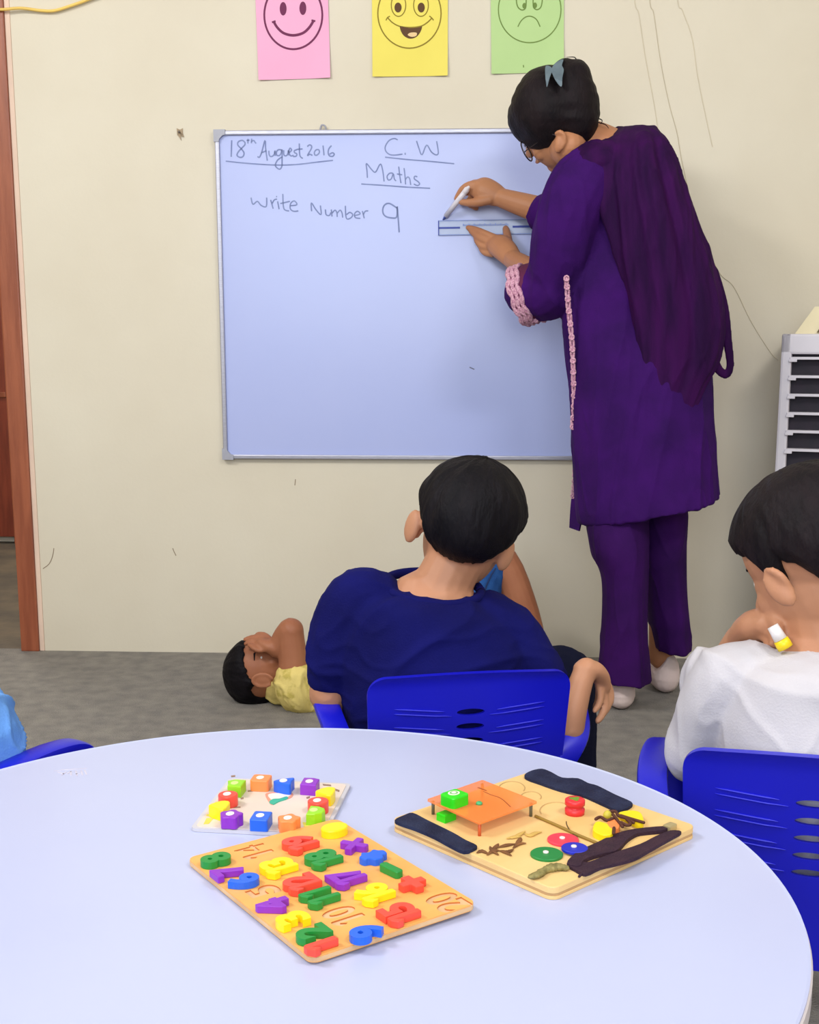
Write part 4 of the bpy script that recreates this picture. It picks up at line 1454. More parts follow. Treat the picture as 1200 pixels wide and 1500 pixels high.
def hair_cap(c, R, s, line, thick=0.09, seed=1, strand=0.006, NA=120, NE=30, widen=(1, 1, 1)):
    """short hair as a thick shell over the skull; line(az) = lowest elevation in degrees, az 0 = forward"""
    cc = Vector(c) + R @ Vector((0, -0.04, 0.12)) * s
    rx, ry, rz = 0.365 * s * widen[0], 0.455 * s * widen[1], 0.385 * s * widen[2]
    out, inn = [], []
    for i in range(NE + 1):
        t = i / NE
        ro, ri = [], []
        for j in range(NA):
            az = 2 * math.pi * j / NA
            e0 = line(math.degrees(az) if az <= math.pi else math.degrees(az) - 360)
            jit = 4.0 * noise.noise(Vector((math.cos(az) * 9, math.sin(az) * 9, seed)))
            el = math.radians((e0 + jit) + (90 - e0 - jit) * t)
            d = Vector((math.sin(az) * math.cos(el), math.cos(az) * math.cos(el), math.sin(el)))
            r = 1 / math.sqrt((d.x / rx) ** 2 + (d.y / ry) ** 2 + (d.z / rz) ** 2)
            th = thick * min(1, 0.35 + t * 5)
            q = Vector((math.cos(az) * 16, math.sin(az) * 16, el * 2.2 + seed))
            q2 = Vector((math.cos(az) * 4, math.sin(az) * 4, el * 2 + seed * 3))
            w = math.cos(el)
            k = 1 + th + strand / s * 1.0 * noise.noise(q) * w + 0.03 * noise.noise(q2)
            ro.append(cc + R @ (d * r * k))
            ri.append(cc + R @ (d * r * 0.93))
        out.append(ro)
        inn.append(ri)
    b = MB()
    b.loft(inn[::-1] + out, caps=True)
    return b


def add_hand(b, wrist, d, side, palm, s, curl=0.5, thumb=True, spread=0.12):
    """relaxed hand: wrist point, direction of fingers, side = towards the thumb, palm normal = way the fingers curl; s = hand length"""
    w = Vector(wrist)
    d = Vector(d).normalized()
    side = Vector(side)
    side = (side - d * side.dot(d)).normalized()
    pn = d.cross(side)
    if pn.dot(Vector(palm)) < 0:
        pn = -pn
    b.tube([w - d * 0.05 * s, w + d * 0.16 * s, w + d * 0.34 * s, w + d * 0.48 * s], [0.15 * s, 0.19 * s, 0.22 * s, 0.21 * s], 14, flat=[0.8, 0.55, 0.5, 0.42], up=pn)
    for k, (off, L, r) in enumerate(((0.165, 0.43, 0.055), (0.058, 0.48, 0.057), (-0.05, 0.45, 0.054), (-0.15, 0.36, 0.047))):
        p = w + d * (0.46 - 0.02 * abs(k - 1)) * s + side * off * s
        a = 0.15
        pts = [p - d * 0.08 * s]
        cur = p
        pts.append(p)
        for seg, fr in enumerate((0.42, 0.33, 0.25)):
            a += curl * (0.7 if seg == 0 else 0.9)
            dd = (d * math.cos(a) + pn * math.sin(a) + side * spread * (1 - k / 1.5)).normalized()
            cur = cur + dd * L * fr * s
            pts.append(cur)
        b.tube(pts, [r * s, r * s * 1.02, r * s * 0.98, r * s * 0.9, r * s * 0.78], 10)
    if thumb:
        p = w + d * 0.14 * s + side * 0.14 * s
        t1 = p + (d * 0.75 + side * 0.62 + pn * 0.3).normalized() * 0.22 * s
        t2 = t1 + (d * 0.92 + side * 0.18 + pn * 0.45 * (0.5 + curl)).normalized() * 0.19 * s
        t3 = t2 + (d * 0.95 - side * 0.1 + pn * 0.5 * (0.5 + curl)).normalized() * 0.14 * s
        b.tube([p - side * 0.06 * s, t1, t2, t3], [0.085 * s, 0.075 * s, 0.06 * s, 0.05 * s], 10)


def limb(b, pts, rad, **k):
    b.tube(pts, rad, 16, smooth=5, **k)


def wrinkle(me, amp, f1=9.0, f2=26.0, seed=0.0, stretch=(1, 1, 1)):
    s = Vector(stretch)
    so = Vector((seed, seed * 2, -seed))

    def fn(c, n):
        q = Vector((c.x * s.x, c.y * s.y, c.z * s.z))
        w = noise.noise_vector(q * f1 * 0.6 + so) * 0.5
        v = noise.noise(q * f1 * 0.7 + so + w)
        r1 = max(0.0, 1 - abs(noise.noise(q * f1 + so * 2 + w)) * 3.2) ** 2
        r2 = max(0.0, 1 - abs(noise.noise(q * f1 * 1.9 - so + w * 2)) * 3.6) ** 2
        return amp * (0.7 * v + 0.75 * r1 + 0.4 * r2 - 0.35 + 0.15 * noise.noise(q * f2 + so))
    disp(me, fn)


def person(loc, label):
    return empty('person', loc, label=label, cat='person')


def wpart2(name, me, m, root, label=None, smooth=True):
    return obj(name, me, m, root, smooth, world=True, label=label)


# ================================================================== teacher
TE = person(at(925, 1020, 3.12) * 1.0, 'woman in a purple kurta and dupatta standing, writing on the whiteboard')
TE.location.z = 0


def ringset(rows, k=6, n=48, fold=None, phase=0.0, sq=1.0):
    """rows: (xl, yl, xr, yr, depth, half-thickness m, depth skew m). elliptical rings between two photo edges"""
    rr = curve2([tuple(r) + ((0.0,) if len(r) == 6 else ()) for r in rows], k)
    rings = []
    for i, (xl, yl, xr, yr, d, t, sk) in enumerate(rr):
        v = i / (len(rr) - 1)
        L = at(xl, yl, d - sk)
        Rr = at(xr, yr, d + sk)
        c = (L + Rr) / 2
        a = (Rr - L) / 2
        ring_ = []
        for j in range(n):
            ang = 2 * math.pi * j / n
            ca, sa = math.cos(ang), math.sin(ang)
            ca = math.copysign(abs(ca) ** sq, ca)
            sa = math.copysign(abs(sa) ** sq, sa)
            f = 1.0
            if fold:
                f = 1 + fold(v, ang)
            ring_.append(c + a * ca * (1 + (f - 1) * 0.4) + Vector((0, t * sa * f, 0)))
        rings.append(ring_)
    return rings


# --- body (one continuous skin)
hc = at(818, 184, 3.17)
_y, _p, _r = math.radians(56), math.radians(22), math.radians(-30)
_f = Vector((-math.sin(_y) * math.cos(_p), math.cos(_y) * math.cos(_p), -math.sin(_p)))
_u = Vector((-math.sin(_y) * math.sin(_p), math.cos(_y) * math.sin(_p), math.cos(_p)))
HR = basis(_f, _u * math.cos(_r) + _f.cross(_u) * math.sin(_r))
HS = 0.205
b = MB()
add_head(b, hc, HR, HS, ears=False)
EQ = Matrix.Rotation(math.radians(12), 3, 'Y')
b.ellipsoid(at(820, 208, 3.085), (0.013, 0.014, 0.027), EQ, 16, 10)
b.tube([at(814, 196, 3.078), at(820, 193, 3.072), at(826, 198, 3.072), at(827, 208, 3.075), at(822, 217, 3.078)], [0.004, 0.0055, 0.006, 0.0055, 0.005], 10, smooth=4)
b.ellipsoid(at(832, 216, 3.13), (0.045, 0.055, 0.045), None, 18, 12)
P_ = lambda x, y, z: hc + HR @ Vector((x, y, z)) * HS
limb(b, [P_(0, -0.12, -0.02), at(852, 205, 3.18), at(892, 228, 3.17), at(915, 270, 3.17)], [0.055, 0.058, 0.066, 0.09])
limb(b, [at(915, 250, 3.17), at(925, 400, 3.17), at(935, 560, 3.14), at(940, 640, 3.12)], [0.10, 0.12, 0.12, 0.12], flat=0.85, up=(0, 1, 0))
# near (left) arm
S1, E1, W1_ = at(850, 272, 3.08), at(812, 424, 3.17), wpt(752, 381, 0.175)
limb(b, [at(900, 255, 3.12), S1, (S1 + E1) / 2, E1], [0.06, 0.056, 0.048, 0.042])
limb(b, [E1, (E1 + W1_) / 2, W1_], [0.042, 0.037, 0.0265])
# its hand pressing the ruler
limb(b, [W1_, wpt(741, 368, 0.135), wpt(731, 359, 0.095), wpt(724, 355, 0.075)], [0.0265, 0.033, 0.034, 0.026], flat=0.72, up=(-0.3, -0.8, 0.5))
b.tube([wpt(725, 349, 0.080), wpt(710, 342, 0.062), wpt(697, 336.5, 0.036), wpt(686, 333.5, 0.022)], [0.0115, 0.0102, 0.0092, 0.0076], 12, smooth=4)      # index
b.tube([wpt(720, 355, 0.076), wpt(706, 350, 0.060), wpt(696, 343, 0.040), wpt(690, 338, 0.025)], [0.0115, 0.0104, 0.0094, 0.008], 12, smooth=4)       # middle
b.tube([wpt(719, 363, 0.074), wpt(706, 360, 0.060), wpt(699, 352, 0.044), wpt(698, 345, 0.030)], [0.0112, 0.0102, 0.0092, 0.0078], 12, smooth=4)     # ring
b.tube([wpt(722, 372, 0.078), wpt(711, 370, 0.064), wpt(705, 363, 0.052), wpt(705, 356, 0.042)], [0.0102, 0.0094, 0.0084, 0.007], 12, smooth=4)       # little
b.tube([wpt(745, 366, 0.120), wpt(744, 352, 0.085), wpt(743, 343, 0.050), wpt(741, 335, 0.022)], [0.0145, 0.0132, 0.0116, 0.0095], 12, smooth=4)     # thumb
# far (right) arm
S2, E2, W2_ = at(945, 262, 3.28), at(845, 325, 3.44), wpt(735, 290, 0.085)
limb(b, [at(915, 255, 3.2), S2, (S2 + E2) / 2, E2], [0.065, 0.055, 0.046, 0.041])
limb(b, [E2, (E2 + W2_) / 2, W2_], [0.041, 0.036, 0.026])
limb(b, [W2_, wpt(722, 284, 0.078), wpt(707, 278, 0.070), wpt(697, 276, 0.064)], [0.026, 0.034, 0.036, 0.026], flat=0.75, up=(0, -1, 0.2))
b.tube([wpt(703, 270, 0.074), wpt(688, 271, 0.066), wpt(677, 278, 0.056), wpt(669, 291, 0.044)], [0.0115, 0.0108, 0.0098, 0.008], 10, smooth=4)       # index
b.tube([wpt(704, 276, 0.058), wpt(687, 278, 0.050), wpt(677, 285, 0.044), wpt(671, 294, 0.036)], [0.0115, 0.0105, 0.0098, 0.008], 10, smooth=4)       # middle
b.tube([wpt(706, 286, 0.052), wpt(692, 290, 0.044), wpt(686, 297, 0.038), wpt(690, 301, 0.034)], [0.011, 0.0102, 0.0095, 0.008], 10, smooth=4)        # ring
b.tube([wpt(712, 294, 0.052), wpt(700, 298, 0.042), wpt(694, 302, 0.036), wpt(698, 305, 0.032)], [0.0102, 0.0095, 0.0085, 0.0072], 10, smooth=4)      # little
b.tube([wpt(718, 292, 0.092), wpt(702, 296, 0.090), wpt(688, 297, 0.078), wpt(676, 296, 0.064)], [0.0145, 0.0128, 0.0112, 0.0088], 10, smooth=4)      # thumb
# legs and feet
A1, A2 = at(906, 996, 3.07), at(968, 962, 3.22)
limb(b, [at(920, 620, 3.11), at(915, 800, 3.09), at(914, 900, 3.08), A1], [0.075, 0.046, 0.040, 0.033])
limb(b, [at(965, 620, 3.17), at(975, 780, 3.19), at(973, 880, 3.2), A2], [0.075, 0.046, 0.040, 0.033])
me = organic(b, 0.003, 3)
body = wpart2('body', me, m_skin, TE)
face_parts(hc, HR, HS, body)
# --- socks
for hx, hy, tx, ty, d0, d1, ax, ay, nm in ((909, 1031, 884, 1019, 3.06, 3.16, 906, 1003, 'near'), (975, 1000, 953, 985, 3.21, 3.33, 968, 968, 'far')):
    heel = at(hx, hy, d0); heel.z = 0.030
    toe = at(tx, ty, d1); toe.z = 0.022
    ank = at(ax, ay, d0 + 0.005)
    mid = (heel + toe) / 2; mid.z = 0.034
    b = MB()
    b.tube([heel + Vector((0, 0, 0.0)), mid, toe + (toe - heel) * 0.35], [0.036, 0.037, 0.026], 18, flat=[0.95, 0.9, 0.8], up=(0, 0, 1), smooth=4)
    b.tube([heel + Vector((0, 0, 0.0)), Vector((heel.x, heel.y + 0.004, 0.065)), Vector((ank.x, ank.y, 0.078))], [0.038, 0.036, 0.0385], 18, smooth=4, round_ends=False)
    me = organic(b, 0.0035, 5)
    zmin = min(v.co.z for v in me.vertices)
    me.transform(Matrix.Translation((0, 0, 0.001 - zmin)))
    wpart2('sock', me, mat('pale pink cotton sock', (232, 214, 212), 0.9, (220, 200, 200), 20, spec=0.15, bump=0.2, bscale=600), TE)

# --- hair gathered up at the back with a claw clip
b = MB()
Rh = basis((-0.8, 0.5, 0), (0, 0, 1))
b.ellipsoid(at(806, 160, 3.17), (0.098, 0.104, 0.103), Matrix.Identity(3), 28, 18)
b.ellipsoid(at(783, 170, 3.19), (0.066, 0.085, 0.072), Matrix.Identity(3), 22, 14)
b.ellipsoid(at(838, 150, 3.13), (0.064, 0.070, 0.104), Matrix.Rotation(math.radians(-14), 3, 'Y'), 22, 14)
b.ellipsoid(at(842, 118, 3.13), (0.044, 0.056, 0.050), Matrix.Identity(3), 18, 12)
b.ellipsoid(at(852, 185, 3.15), (0.036, 0.060, 0.045), Matrix.Identity(3), 18, 12)
me = organic(b, 0.004, 8)
# keep the ear, cheek and nape clear of hair: cut with two volumes
cb = MB()
cb.ellipsoid(at(812, 232, 3.02), (0.052, 0.16, 0.058), Matrix.Rotation(math.radians(18), 3, 'Y'), 24, 16)
me = cut(me, cb.to_mesh())
me = cut(me, MB().ellipsoid(at(821, 209, 3.06), (0.023, 0.062, 0.034), None, 20, 14).to_mesh())
def strands(c, n):
    q = Vector((c.x * 26, c.y * 26, c.z * 60))
    return 0.0022 * noise.noise(q) + 0.0035 * noise.noise(c * 18)
disp(me, strands)
hair = wpart2('hair', me, m_hairb, TE, 'dark brown black hair gathered up at the back')
for k, pts in enumerate(([(846, 92), (842, 84), (830, 84)], [(848, 100), (852, 93), (849, 96)], [(868, 128), (874, 135), (870, 145)], [(871, 150), (878, 160), (872, 170)], [(872, 172), (882, 176), (880, 182)], [(870, 178), (886, 182), (892, 188)])):
    obj('loose_strand', MB().tube([at(x, y, 3.12) for x, y in pts], [0.0016, 0.0012, 0.0006], 6, smooth=4), m_hairb, hair, True, world=True)
m_clip = mat('grey blue hair clip', (104, 122, 132), 0.35, (88, 104, 116), 30)
OCL, SCL = (740, 70), 1200 / 160
for pts in ([(440, 235), (455, 195), (495, 205), (520, 240), (490, 330), (462, 430), (448, 380)], [(510, 235), (560, 160), (640, 125), (625, 190), (645, 240), (630, 330), (622, 425), (575, 390), (530, 310)]):
    P = curve2([(OCL[0] + x / SCL, OCL[1] + y / SCL) for x, y in pts], 3, True)
    n = len(P)
    f_ = [at(x, y, 3.045 + 0.06 * max(0, (118 - y)) / 40) for x, y in P]
    bk = [at(x, y, 3.057 + 0.06 * max(0, (118 - y)) / 40) for x, y in P]
    bb = MB().add(f_ + bk, [tuple(range(n - 1, -1, -1)), tuple(range(n, 2 * n))] + [(i, (i + 1) % n, n + (i + 1) % n, n + i) for i in range(n)])
    obj('hair_clip', bb, m_clip, hair, False, world=True, label='grey blue claw clip')
# --- glasses
m_rim = mat('dark thin metal', (60, 52, 56), 0.3, metal=0.6)
m_lens = bpy.data.materials.new('clear lens')
m_lens.use_nodes = True
bs = m_lens.node_tree.nodes['Principled BSDF']
bs.inputs['Base Color'].default_value = (0.9, 0.9, 0.95, 1)
bs.inputs['Roughness'].default_value = 0.05
bs.inputs['Alpha'].default_value = 0.18
GP = lambda x, y, z: hc + HR @ Vector((x, y, z)) * HS
gl = obj('glasses', MB().tube([GP(-0.06, 0.47, -0.01), GP(0, 0.485, 0.005), GP(0.06, 0.47, -0.01)], 0.0014, 8, smooth=3), m_rim, TE, True, world=True, label='thin round wire glasses')
for sx in (-1, 1):
    P = [GP(sx * (0.168 + 0.125 * math.cos(2 * math.pi * i / 24)), 0.455 - 0.03 * abs(math.cos(2 * math.pi * i / 24) + 1) * 0.5, -0.05 + 0.125 * math.sin(2 * math.pi * i / 24)) for i in range(25)]
    obj('rim', MB().tube(P, 0.0017, 8, round_ends=False), m_rim, gl, True, world=True)
    fwd = HR @ Vector((0, 1, 0))
    bb = MB().add(P[:-1] + [p + fwd * 0.0008 for p in P[:-1]], [tuple(range(23, -1, -1)), tuple(range(24, 48))] + [(i, (i + 1) % 24, 24 + (i + 1) % 24, 24 + i) for i in range(24)])
    obj('lens', bb, m_lens, gl, False, world=True)
    obj('temple', MB().tube([GP(sx * 0.292, 0.425, -0.02), GP(sx * 0.345, 0.30, 0.0), GP(sx * 0.395, 0.0, 0.03), GP(sx * 0.40, -0.08, -0.03)], 0.0013, 8, smooth=3), m_rim, gl, True, world=True)

# --- trousers
m_purple = mat('deep purple cotton', (62, 14, 102), 0.85, (46, 11, 80), 7, spec=0.15, bump=0.15, bscale=350, sheen=0.0)
m_purple2 = mat('purple trouser cotton', (58, 13, 90), 0.85, (44, 10, 72), 7, spec=0.15, bump=0.15, bscale=350, sheen=0.0)
b = MB()
fold1 = lambda v, a: 0.05 * v * math.sin(5 * a + 1) + 0.03 * v * math.sin(9 * a)
b.loft(ringset([(880, 660, 975, 660, 3.13, 0.09), (858, 745, 950, 745, 3.11, 0.09), (864, 800, 948, 800, 3.09, 0.095), (881, 850, 947, 850, 3.08, 0.085), (880, 930, 948, 930, 3.07, 0.08), (875, 985, 951, 985, 3.07, 0.085), (873, 994, 953, 996, 3.07, 0.086)], 6, 48, fold1))
b.loft(ringset([(900, 660, 1000, 660, 3.15, 0.09), (930, 745, 1005, 745, 3.18, 0.09), (942, 850, 1006, 850, 3.2, 0.085), (949, 905, 1009, 905, 3.2, 0.082), (957, 948, 1011, 952, 3.2, 0.082)], 6, 48, fold1))
me = organic(b, 0.004, 5)
wrinkle(me, 0.006, 9, 24, 3.0, (1, 1, 0.3))
wpart2('trousers', me, m_purple2, TE, 'wide purple trousers')

# --- kurta: torso, skirt and sleeves
b = MB()
def fold2(v, a):
    k = max(0, v - 0.35) / 0.65
    return 0.06 * k * math.sin(4 * a + 0.6) + 0.05 * k * abs(math.sin(4.5 * a + 2)) ** 0.5 * math.copysign(1, math.sin(4.5 * a + 2)) + 0.012 * math.sin(3 * a)
b.loft(ringset([(862, 222, 945, 216, 3.17, 0.055), (842, 236, 968, 232, 3.17, 0.085), (828, 262, 985, 262, 3.165, 0.108), (822, 310, 1000, 310, 3.16, 0.122), (825, 370, 1012, 370, 3.16, 0.125), (826, 420, 1018, 420, 3.15, 0.122), (824, 470, 1028, 470, 3.15, 0.122),
                (832, 540, 1042, 540, 3.14, 0.135), (838, 620, 1047, 620, 3.13, 0.14), (842, 690, 1051, 680, 3.13, 0.145), (846, 745, 1053, 712, 3.13, 0.15), (850, 766, 1054, 727, 3.13, 0.152)], 7, 64, fold2, sq=0.95))
# sleeves
limb(b, [at(868, 252, 3.12), at(846, 285, 3.08), at(826, 350, 3.10), at(815, 405, 3.14), at(805, 426, 3.155), at(790, 427, 3.18), at(780, 428, 3.20)], [0.075, 0.082, 0.078, 0.074, 0.071, 0.069, 0.070])
limb(b, [at(935, 255, 3.25), at(900, 300, 3.38), at(850, 325, 3.44), at(800, 313, 3.47)], [0.085, 0.075, 0.066, 0.056])
me = organic(b, 0.0042, 6)
wrinkle(me, 0.0062, 10, 28, 7.0, (1, 1, 0.2))
kurta = wpart2('kurta', me, m_purple, TE, 'long deep purple kurta')
# front panel hanging at her left
b = MB()
rows = [(822, 430, 838, 430, 3.24), (827, 520, 846, 520, 3.24), (838, 600, 850, 600, 3.235), (842, 680, 853, 680, 3.23), (836, 740, 853, 745, 3.225), (834, 773, 848, 778, 3.22)]
rr = curve2(rows, 6)
b.loft([[at(xl, yl, d - 0.004), at(xr, yr, d - 0.05), at(xr + 2, yr, d - 0.045), at(xl + 3, yl, d + 0.004)] for xl, yl, xr, yr, d in rr])
obj('front_panel', b, m_purple, kurta, False, world=True)
# lace trims
m_lace = mat('pale pink lace', (226, 176, 196), 0.8, (190, 130, 160), 260, bump=0.5, bscale=500, lo=0.45, hi=0.6)
b = MB()
rnd = random.Random(9)
def lace_run(pts, r, n=26, amp=2.2, dd=0.0):
    bb = MB()
    path = curve2(pts, 8)
    for k in range(2):
        P = []
        for i, (x, y, d) in enumerate(path):
            P.append(at(x + amp * math.sin(i * 1.05 + k * math.pi) + rnd.uniform(-.6, .6), y + rnd.uniform(-.5, .5), d))
        bb.tube(P, r, 7)
    for i in range(0, len(path), 3):
        x, y, d = path[i]
        C = at(x, y, d - 0.002)
        q = [C + Vector((0.0055 * math.cos(a), 0, 0.0065 * math.sin(a))) for a in [2 * math.pi * s / 9 for s in range(10)]]
        bb.tube(q, r * 0.8, 6, round_ends=False)
    return bb
obj('lace_trim', lace_run([(830, 408, 3.04), (833, 450, 3.055), (838, 500, 3.07), (840, 545, 3.085), (841, 590, 3.10), (839, 628, 3.11)], 0.0032), m_lace, kurta, True, world=True, label='pink lace down the front edge')
obj('lace_trim', lace_run([(842, 690, 3.17), (841, 710, 3.17), (839, 728, 3.17)], 0.002, amp=1.2), m_lace, kurta, True, world=True, label='pink lace near the hem')
# cuff: lace ring round the sleeve end
cc = at(783, 427, 3.195)
ax = Vector((-0.88, 0.38, -0.30)).normalized()
ua = Vector((0, 0, 1)); ua = (ua - ax * ua.dot(ax)).normalized(); ub = ax.cross(ua)
bb = MB()
for t, off in ((0.0, 0.040), (0.0, 0.028), (0.0, 0.016)):
    for ph in (0, 1.6):
        P = [cc + ax * (off + 0.004 * math.sin(9 * a + ph)) + (ua * math.cos(a) * 0.0755 + ub * math.sin(a) * 0.073) * (1 + 0.02 * math.sin(14 * a + ph)) for a in [2 * math.pi * s / 60 for s in range(61)]]
        bb.tube(P, 0.0046, 7, round_ends=False)
obj('cuff_lace', bb, m_lace, kurta, True, world=True, label='pink lace cuff of the near sleeve')
bb = MB()
rings = []
for off, r in ((-0.03, 0.066), (-0.01, 0.072), (0.02, 0.074), (0.043, 0.075), (0.0435, 0.071), (0.02, 0.068), (-0.01, 0.064)):
    rings.append([cc + ax * off + ua * math.cos(a) * r + ub * math.sin(a) * r for a in [2 * math.pi * s / 40 for s in range(40)]])
bb.loft(rings, caps=False)
obj('cuff', bb, mat('wine red cuff', (92, 16, 66), .8), kurta, True, world=True)
tas = MB()
for k in range(7):
    x = 783 + k * 3.2
    P = [at(x + rnd.uniform(-2, 2), 455, 3.17), at(x + rnd.uniform(-4, 4), 463, 3.17), at(x - 4 + rnd.uniform(-3, 3), 472, 3.17), at(x + rnd.uniform(-5, 2), 468, 3.172)]
    tas.tube(P, 0.0034, 7, smooth=4)
obj('cuff_lace', tas, m_lace, kurta, True, world=True, label='loose lace hanging under the cuff')

# --- dupatta: long scarf over the shoulders, hanging down her back
m_dup = mat('dark purple scarf', (56, 10, 72), 0.8, (38, 8, 54), 9, spec=0.12, bump=0.2, bscale=300, stretch=(3, 3, 0.5))
b = MB()
def foldd(v, a):
    s = 0.5 + 0.5 * min(1, v * 4)
    return s * (0.07 * math.sin(7 * a + 2 * v) + 0.05 * math.sin(13 * a + 1 + 4 * v) + 0.025 * math.sin(23 * a + 5 * v))
# hanging length (behind her back, right of the photo)
b.loft(ringset([(905, 186, 960, 186, 3.15, 0.05, -0.02), (893, 205, 982, 212, 3.11, 0.075, -0.01), (884, 250, 1000, 258, 3.075, 0.085), (893, 320, 1024, 330, 3.05, 0.075), (905, 400, 1048, 400, 3.045, 0.07), (922, 470, 1060, 462, 3.04, 0.06),
                (932, 530, 1056, 520, 3.035, 0.045), (938, 580, 1036, 562, 3.03, 0.032), (944, 620, 1020, 600, 3.025, 0.020), (950, 648, 1006, 632, 3.022, 0.010)], 8, 120, foldd))
# part over the neck and the near shoulder
limb(b, [at(935, 204, 3.10), at(900, 222, 3.075), at(868, 228, 3.06), at(842, 232, 3.10), at(826, 245, 3.17)], [0.040, 0.046, 0.044, 0.036, 0.024], flat=0.55, up=(0, -0.7, 0.7))
limb(b, [at(872, 222, 3.06), at(895, 262, 3.035), at(920, 330, 3.03), at(938, 400, 3.03)], [0.030, 0.05, 0.055, 0.05], flat=0.35, up=(0, -1, 0))
me = organic(b, 0.0036, 4)
wrinkle(me, 0.005, 12, 30, 11.0, (1, 1, 0.22))
dup = wpart2('dupatta', me, m_dup, TE, 'dark purple scarf draped over the shoulders')
b = MB()
limb(b, [at(1040, 400, 3.06), at(1058, 450, 3.06), at(1066, 500, 3.06), at(1070, 535, 3.06), at(1064, 549, 3.06), at(1052, 540, 3.055), at(1044, 520, 3.05), at(1036, 490, 3.05)], [0.022, 0.016, 0.012, 0.010, 0.010, 0.012, 0.014, 0.02], flat=0.6, up=(0, 1, 0))
obj('scarf_loop', organic(b, 0.0035, 3), m_dup, dup, True, world=True)

# --- ruler and marker
m_ruler = bpy.data.materials.new('clear ruler plastic')
m_ruler.use_nodes = True
bs = m_ruler.node_tree.nodes['Principled BSDF']
bs.inputs['Base Color'].default_value = rgb((190, 206, 240))
bs.inputs['Roughness'].default_value = 0.15
bs.inputs['Alpha'].default_value = 0.55
ru0, rz0 = onwall(642, 345, 0.016)
ru1, rz1 = onwall(644, 323, 0.016)
RW = rz1 - rz0
RM = MW @ Matrix.Translation((ru0, -0.0135, rz0)) @ Matrix.Rotation(math.radians(-0.6), 4, 'Y')
rul = empty('ruler', M=RM, label='clear blue-edged ruler held flat against the whiteboard', cat='ruler')
RL = 0.31
obj('blade', MB().box((0, -0.0028, 0), (RL, 0, RW), 0.0006), m_ruler, rul)
m_ruled = mat('blue ruler print', (44, 66, 168), 0.5)
m_ruledp = mat('pale blue ruler print', (120, 142, 206), 0.5)
obj('end_mark', MB().box((0, -0.0034, 0), (0.003, -0.0026, RW)), m_ruled, rul)
obj('edge_line', MB().box((0, -0.0034, 0), (RL, -0.0026, 0.002)), m_ruledp, rul)
obj('edge_line', MB().box((0, -0.0034, RW - 0.002), (RL, -0.0026, RW)), m_ruledp, rul)
obj('centre_stripe', MB().box((0, -0.0034, RW * 0.44), (0.062, -0.0026, RW * 0.56)), m_ruled, rul)
obj('centre_stripe', MB().box((0.21, -0.0034, RW * 0.44), (RL, -0.0026, RW * 0.58)), m_ruled, rul)
b = MB()
for k in range(60):
    h = 0.006 if k % 5 == 0 else 0.0035
    b.box((0.006 + k * 0.005, -0.0033, RW - h), (0.0068 + k * 0.005, -0.0026, RW))
    b.box((0.006 + k * 0.005, -0.0033, 0), (0.0068 + k * 0.005, -0.0026, h))
tk = obj('scale_ticks', b, m_ruledp, rul)
tk['kind'] = 'stuff'
b = MB()
for k in range(26):
    b.box((0.07 + k * 0.005, -0.0033, RW * 0.60), (0.0735 + k * 0.005, -0.0026, RW * (0.70 + 0.06 * (k % 3 == 0))))
obj('printed_text', b, m_ruledp, rul)
mk = empty('marker_pen', wpt(650, 321, 0.014), label='white marker pen in the teacher\'s writing hand', cat='marker')
tip, end = wpt(649, 322, 0.015), wpt(683, 279, 0.085)
dirm = (end - tip).normalized()
L = (end - tip).length
obj('barrel', MB().tube([tip + dirm * 0.016, end], [0.0072, 0.0078], 16, round_ends=False), mat('white marker barrel', (238, 234, 244), 0.3), mk, True, world=True)
obj('nib', MB().tube([tip, tip + dirm * 0.006, tip + dirm * 0.018], [0.0015, 0.003, 0.0055], 12, round_ends=False), mat('blue nib', (70, 90, 170), .5), mk, True, world=True)
obj('end_cap', MB().tube([end - dirm * 0.006, end + dirm * 0.004, end + dirm * 0.012], [0.0082, 0.0082, 0.0045], 16), mat('white cap', (246, 240, 246), .3), mk, True, world=True)
# ================================================================== children
def std_line(front=28, side=2, back=-30, ear=12):
    """hairline elevation by azimuth: fringe in front, lifted over the ears, low at the nape"""
    pts = [(0, front), (40, front - 4), (65, front - 14), (80, side - 6), (95, ear), (112, ear - 4), (125, side - 14), (150, back), (180, back - 4)]

    def f(az):
        a = abs(az)
        for (a0, e0), (a1, e1) in zip(pts, pts[1:]):
            if a <= a1:
                t = (a - a0) / (a1 - a0)
                t = t * t * (3 - 2 * t)
                return e0 + (e1 - e0) * t
        return pts[-1][1]
    return f


def hull_torso(b, rows, k=5, n=40, sq=1.0):
    """rows: (left point, right point, half depth, forward vector) in world space"""
    flat = []
    for L, R_, t in rows:
        flat.append((L.x, L.y, L.z, R_.x, R_.y, R_.z, t))
    rings = []
    for r in curve2(flat, k):
        L, R_, t = Vector(r[0:3]), Vector(r[3:6]), r[6]
        c, a = (L + R_) / 2, (R_ - L) / 2
        f = Vector((-a.y, a.x, 0)).normalized()
        ring_ = []
        for j in range(n):
            an = 2 * math.pi * j / n
            ca, sa = math.cos(an), math.sin(an)
            ca = math.copysign(abs(ca) ** sq, ca)
            ring_.append(c + a * ca + f * t * sa)
        rings.append(ring_)
    b.loft(rings)


def bump_ear(b, c, r, R):
    b.ellipsoid(c, r, R, 16, 10)


def collar(c, rx, ry, r, tilt, parent, m):
    """neck rib of a shirt"""
    P = [Vector(c) + tilt @ Vector((rx * math.cos(a), ry * math.sin(a), 0)) for a in [2 * math.pi * i / 40 for i in range(41)]]
    return obj('collar', MB().tube(P, r, 10, round_ends=False), m, parent, True, world=True)


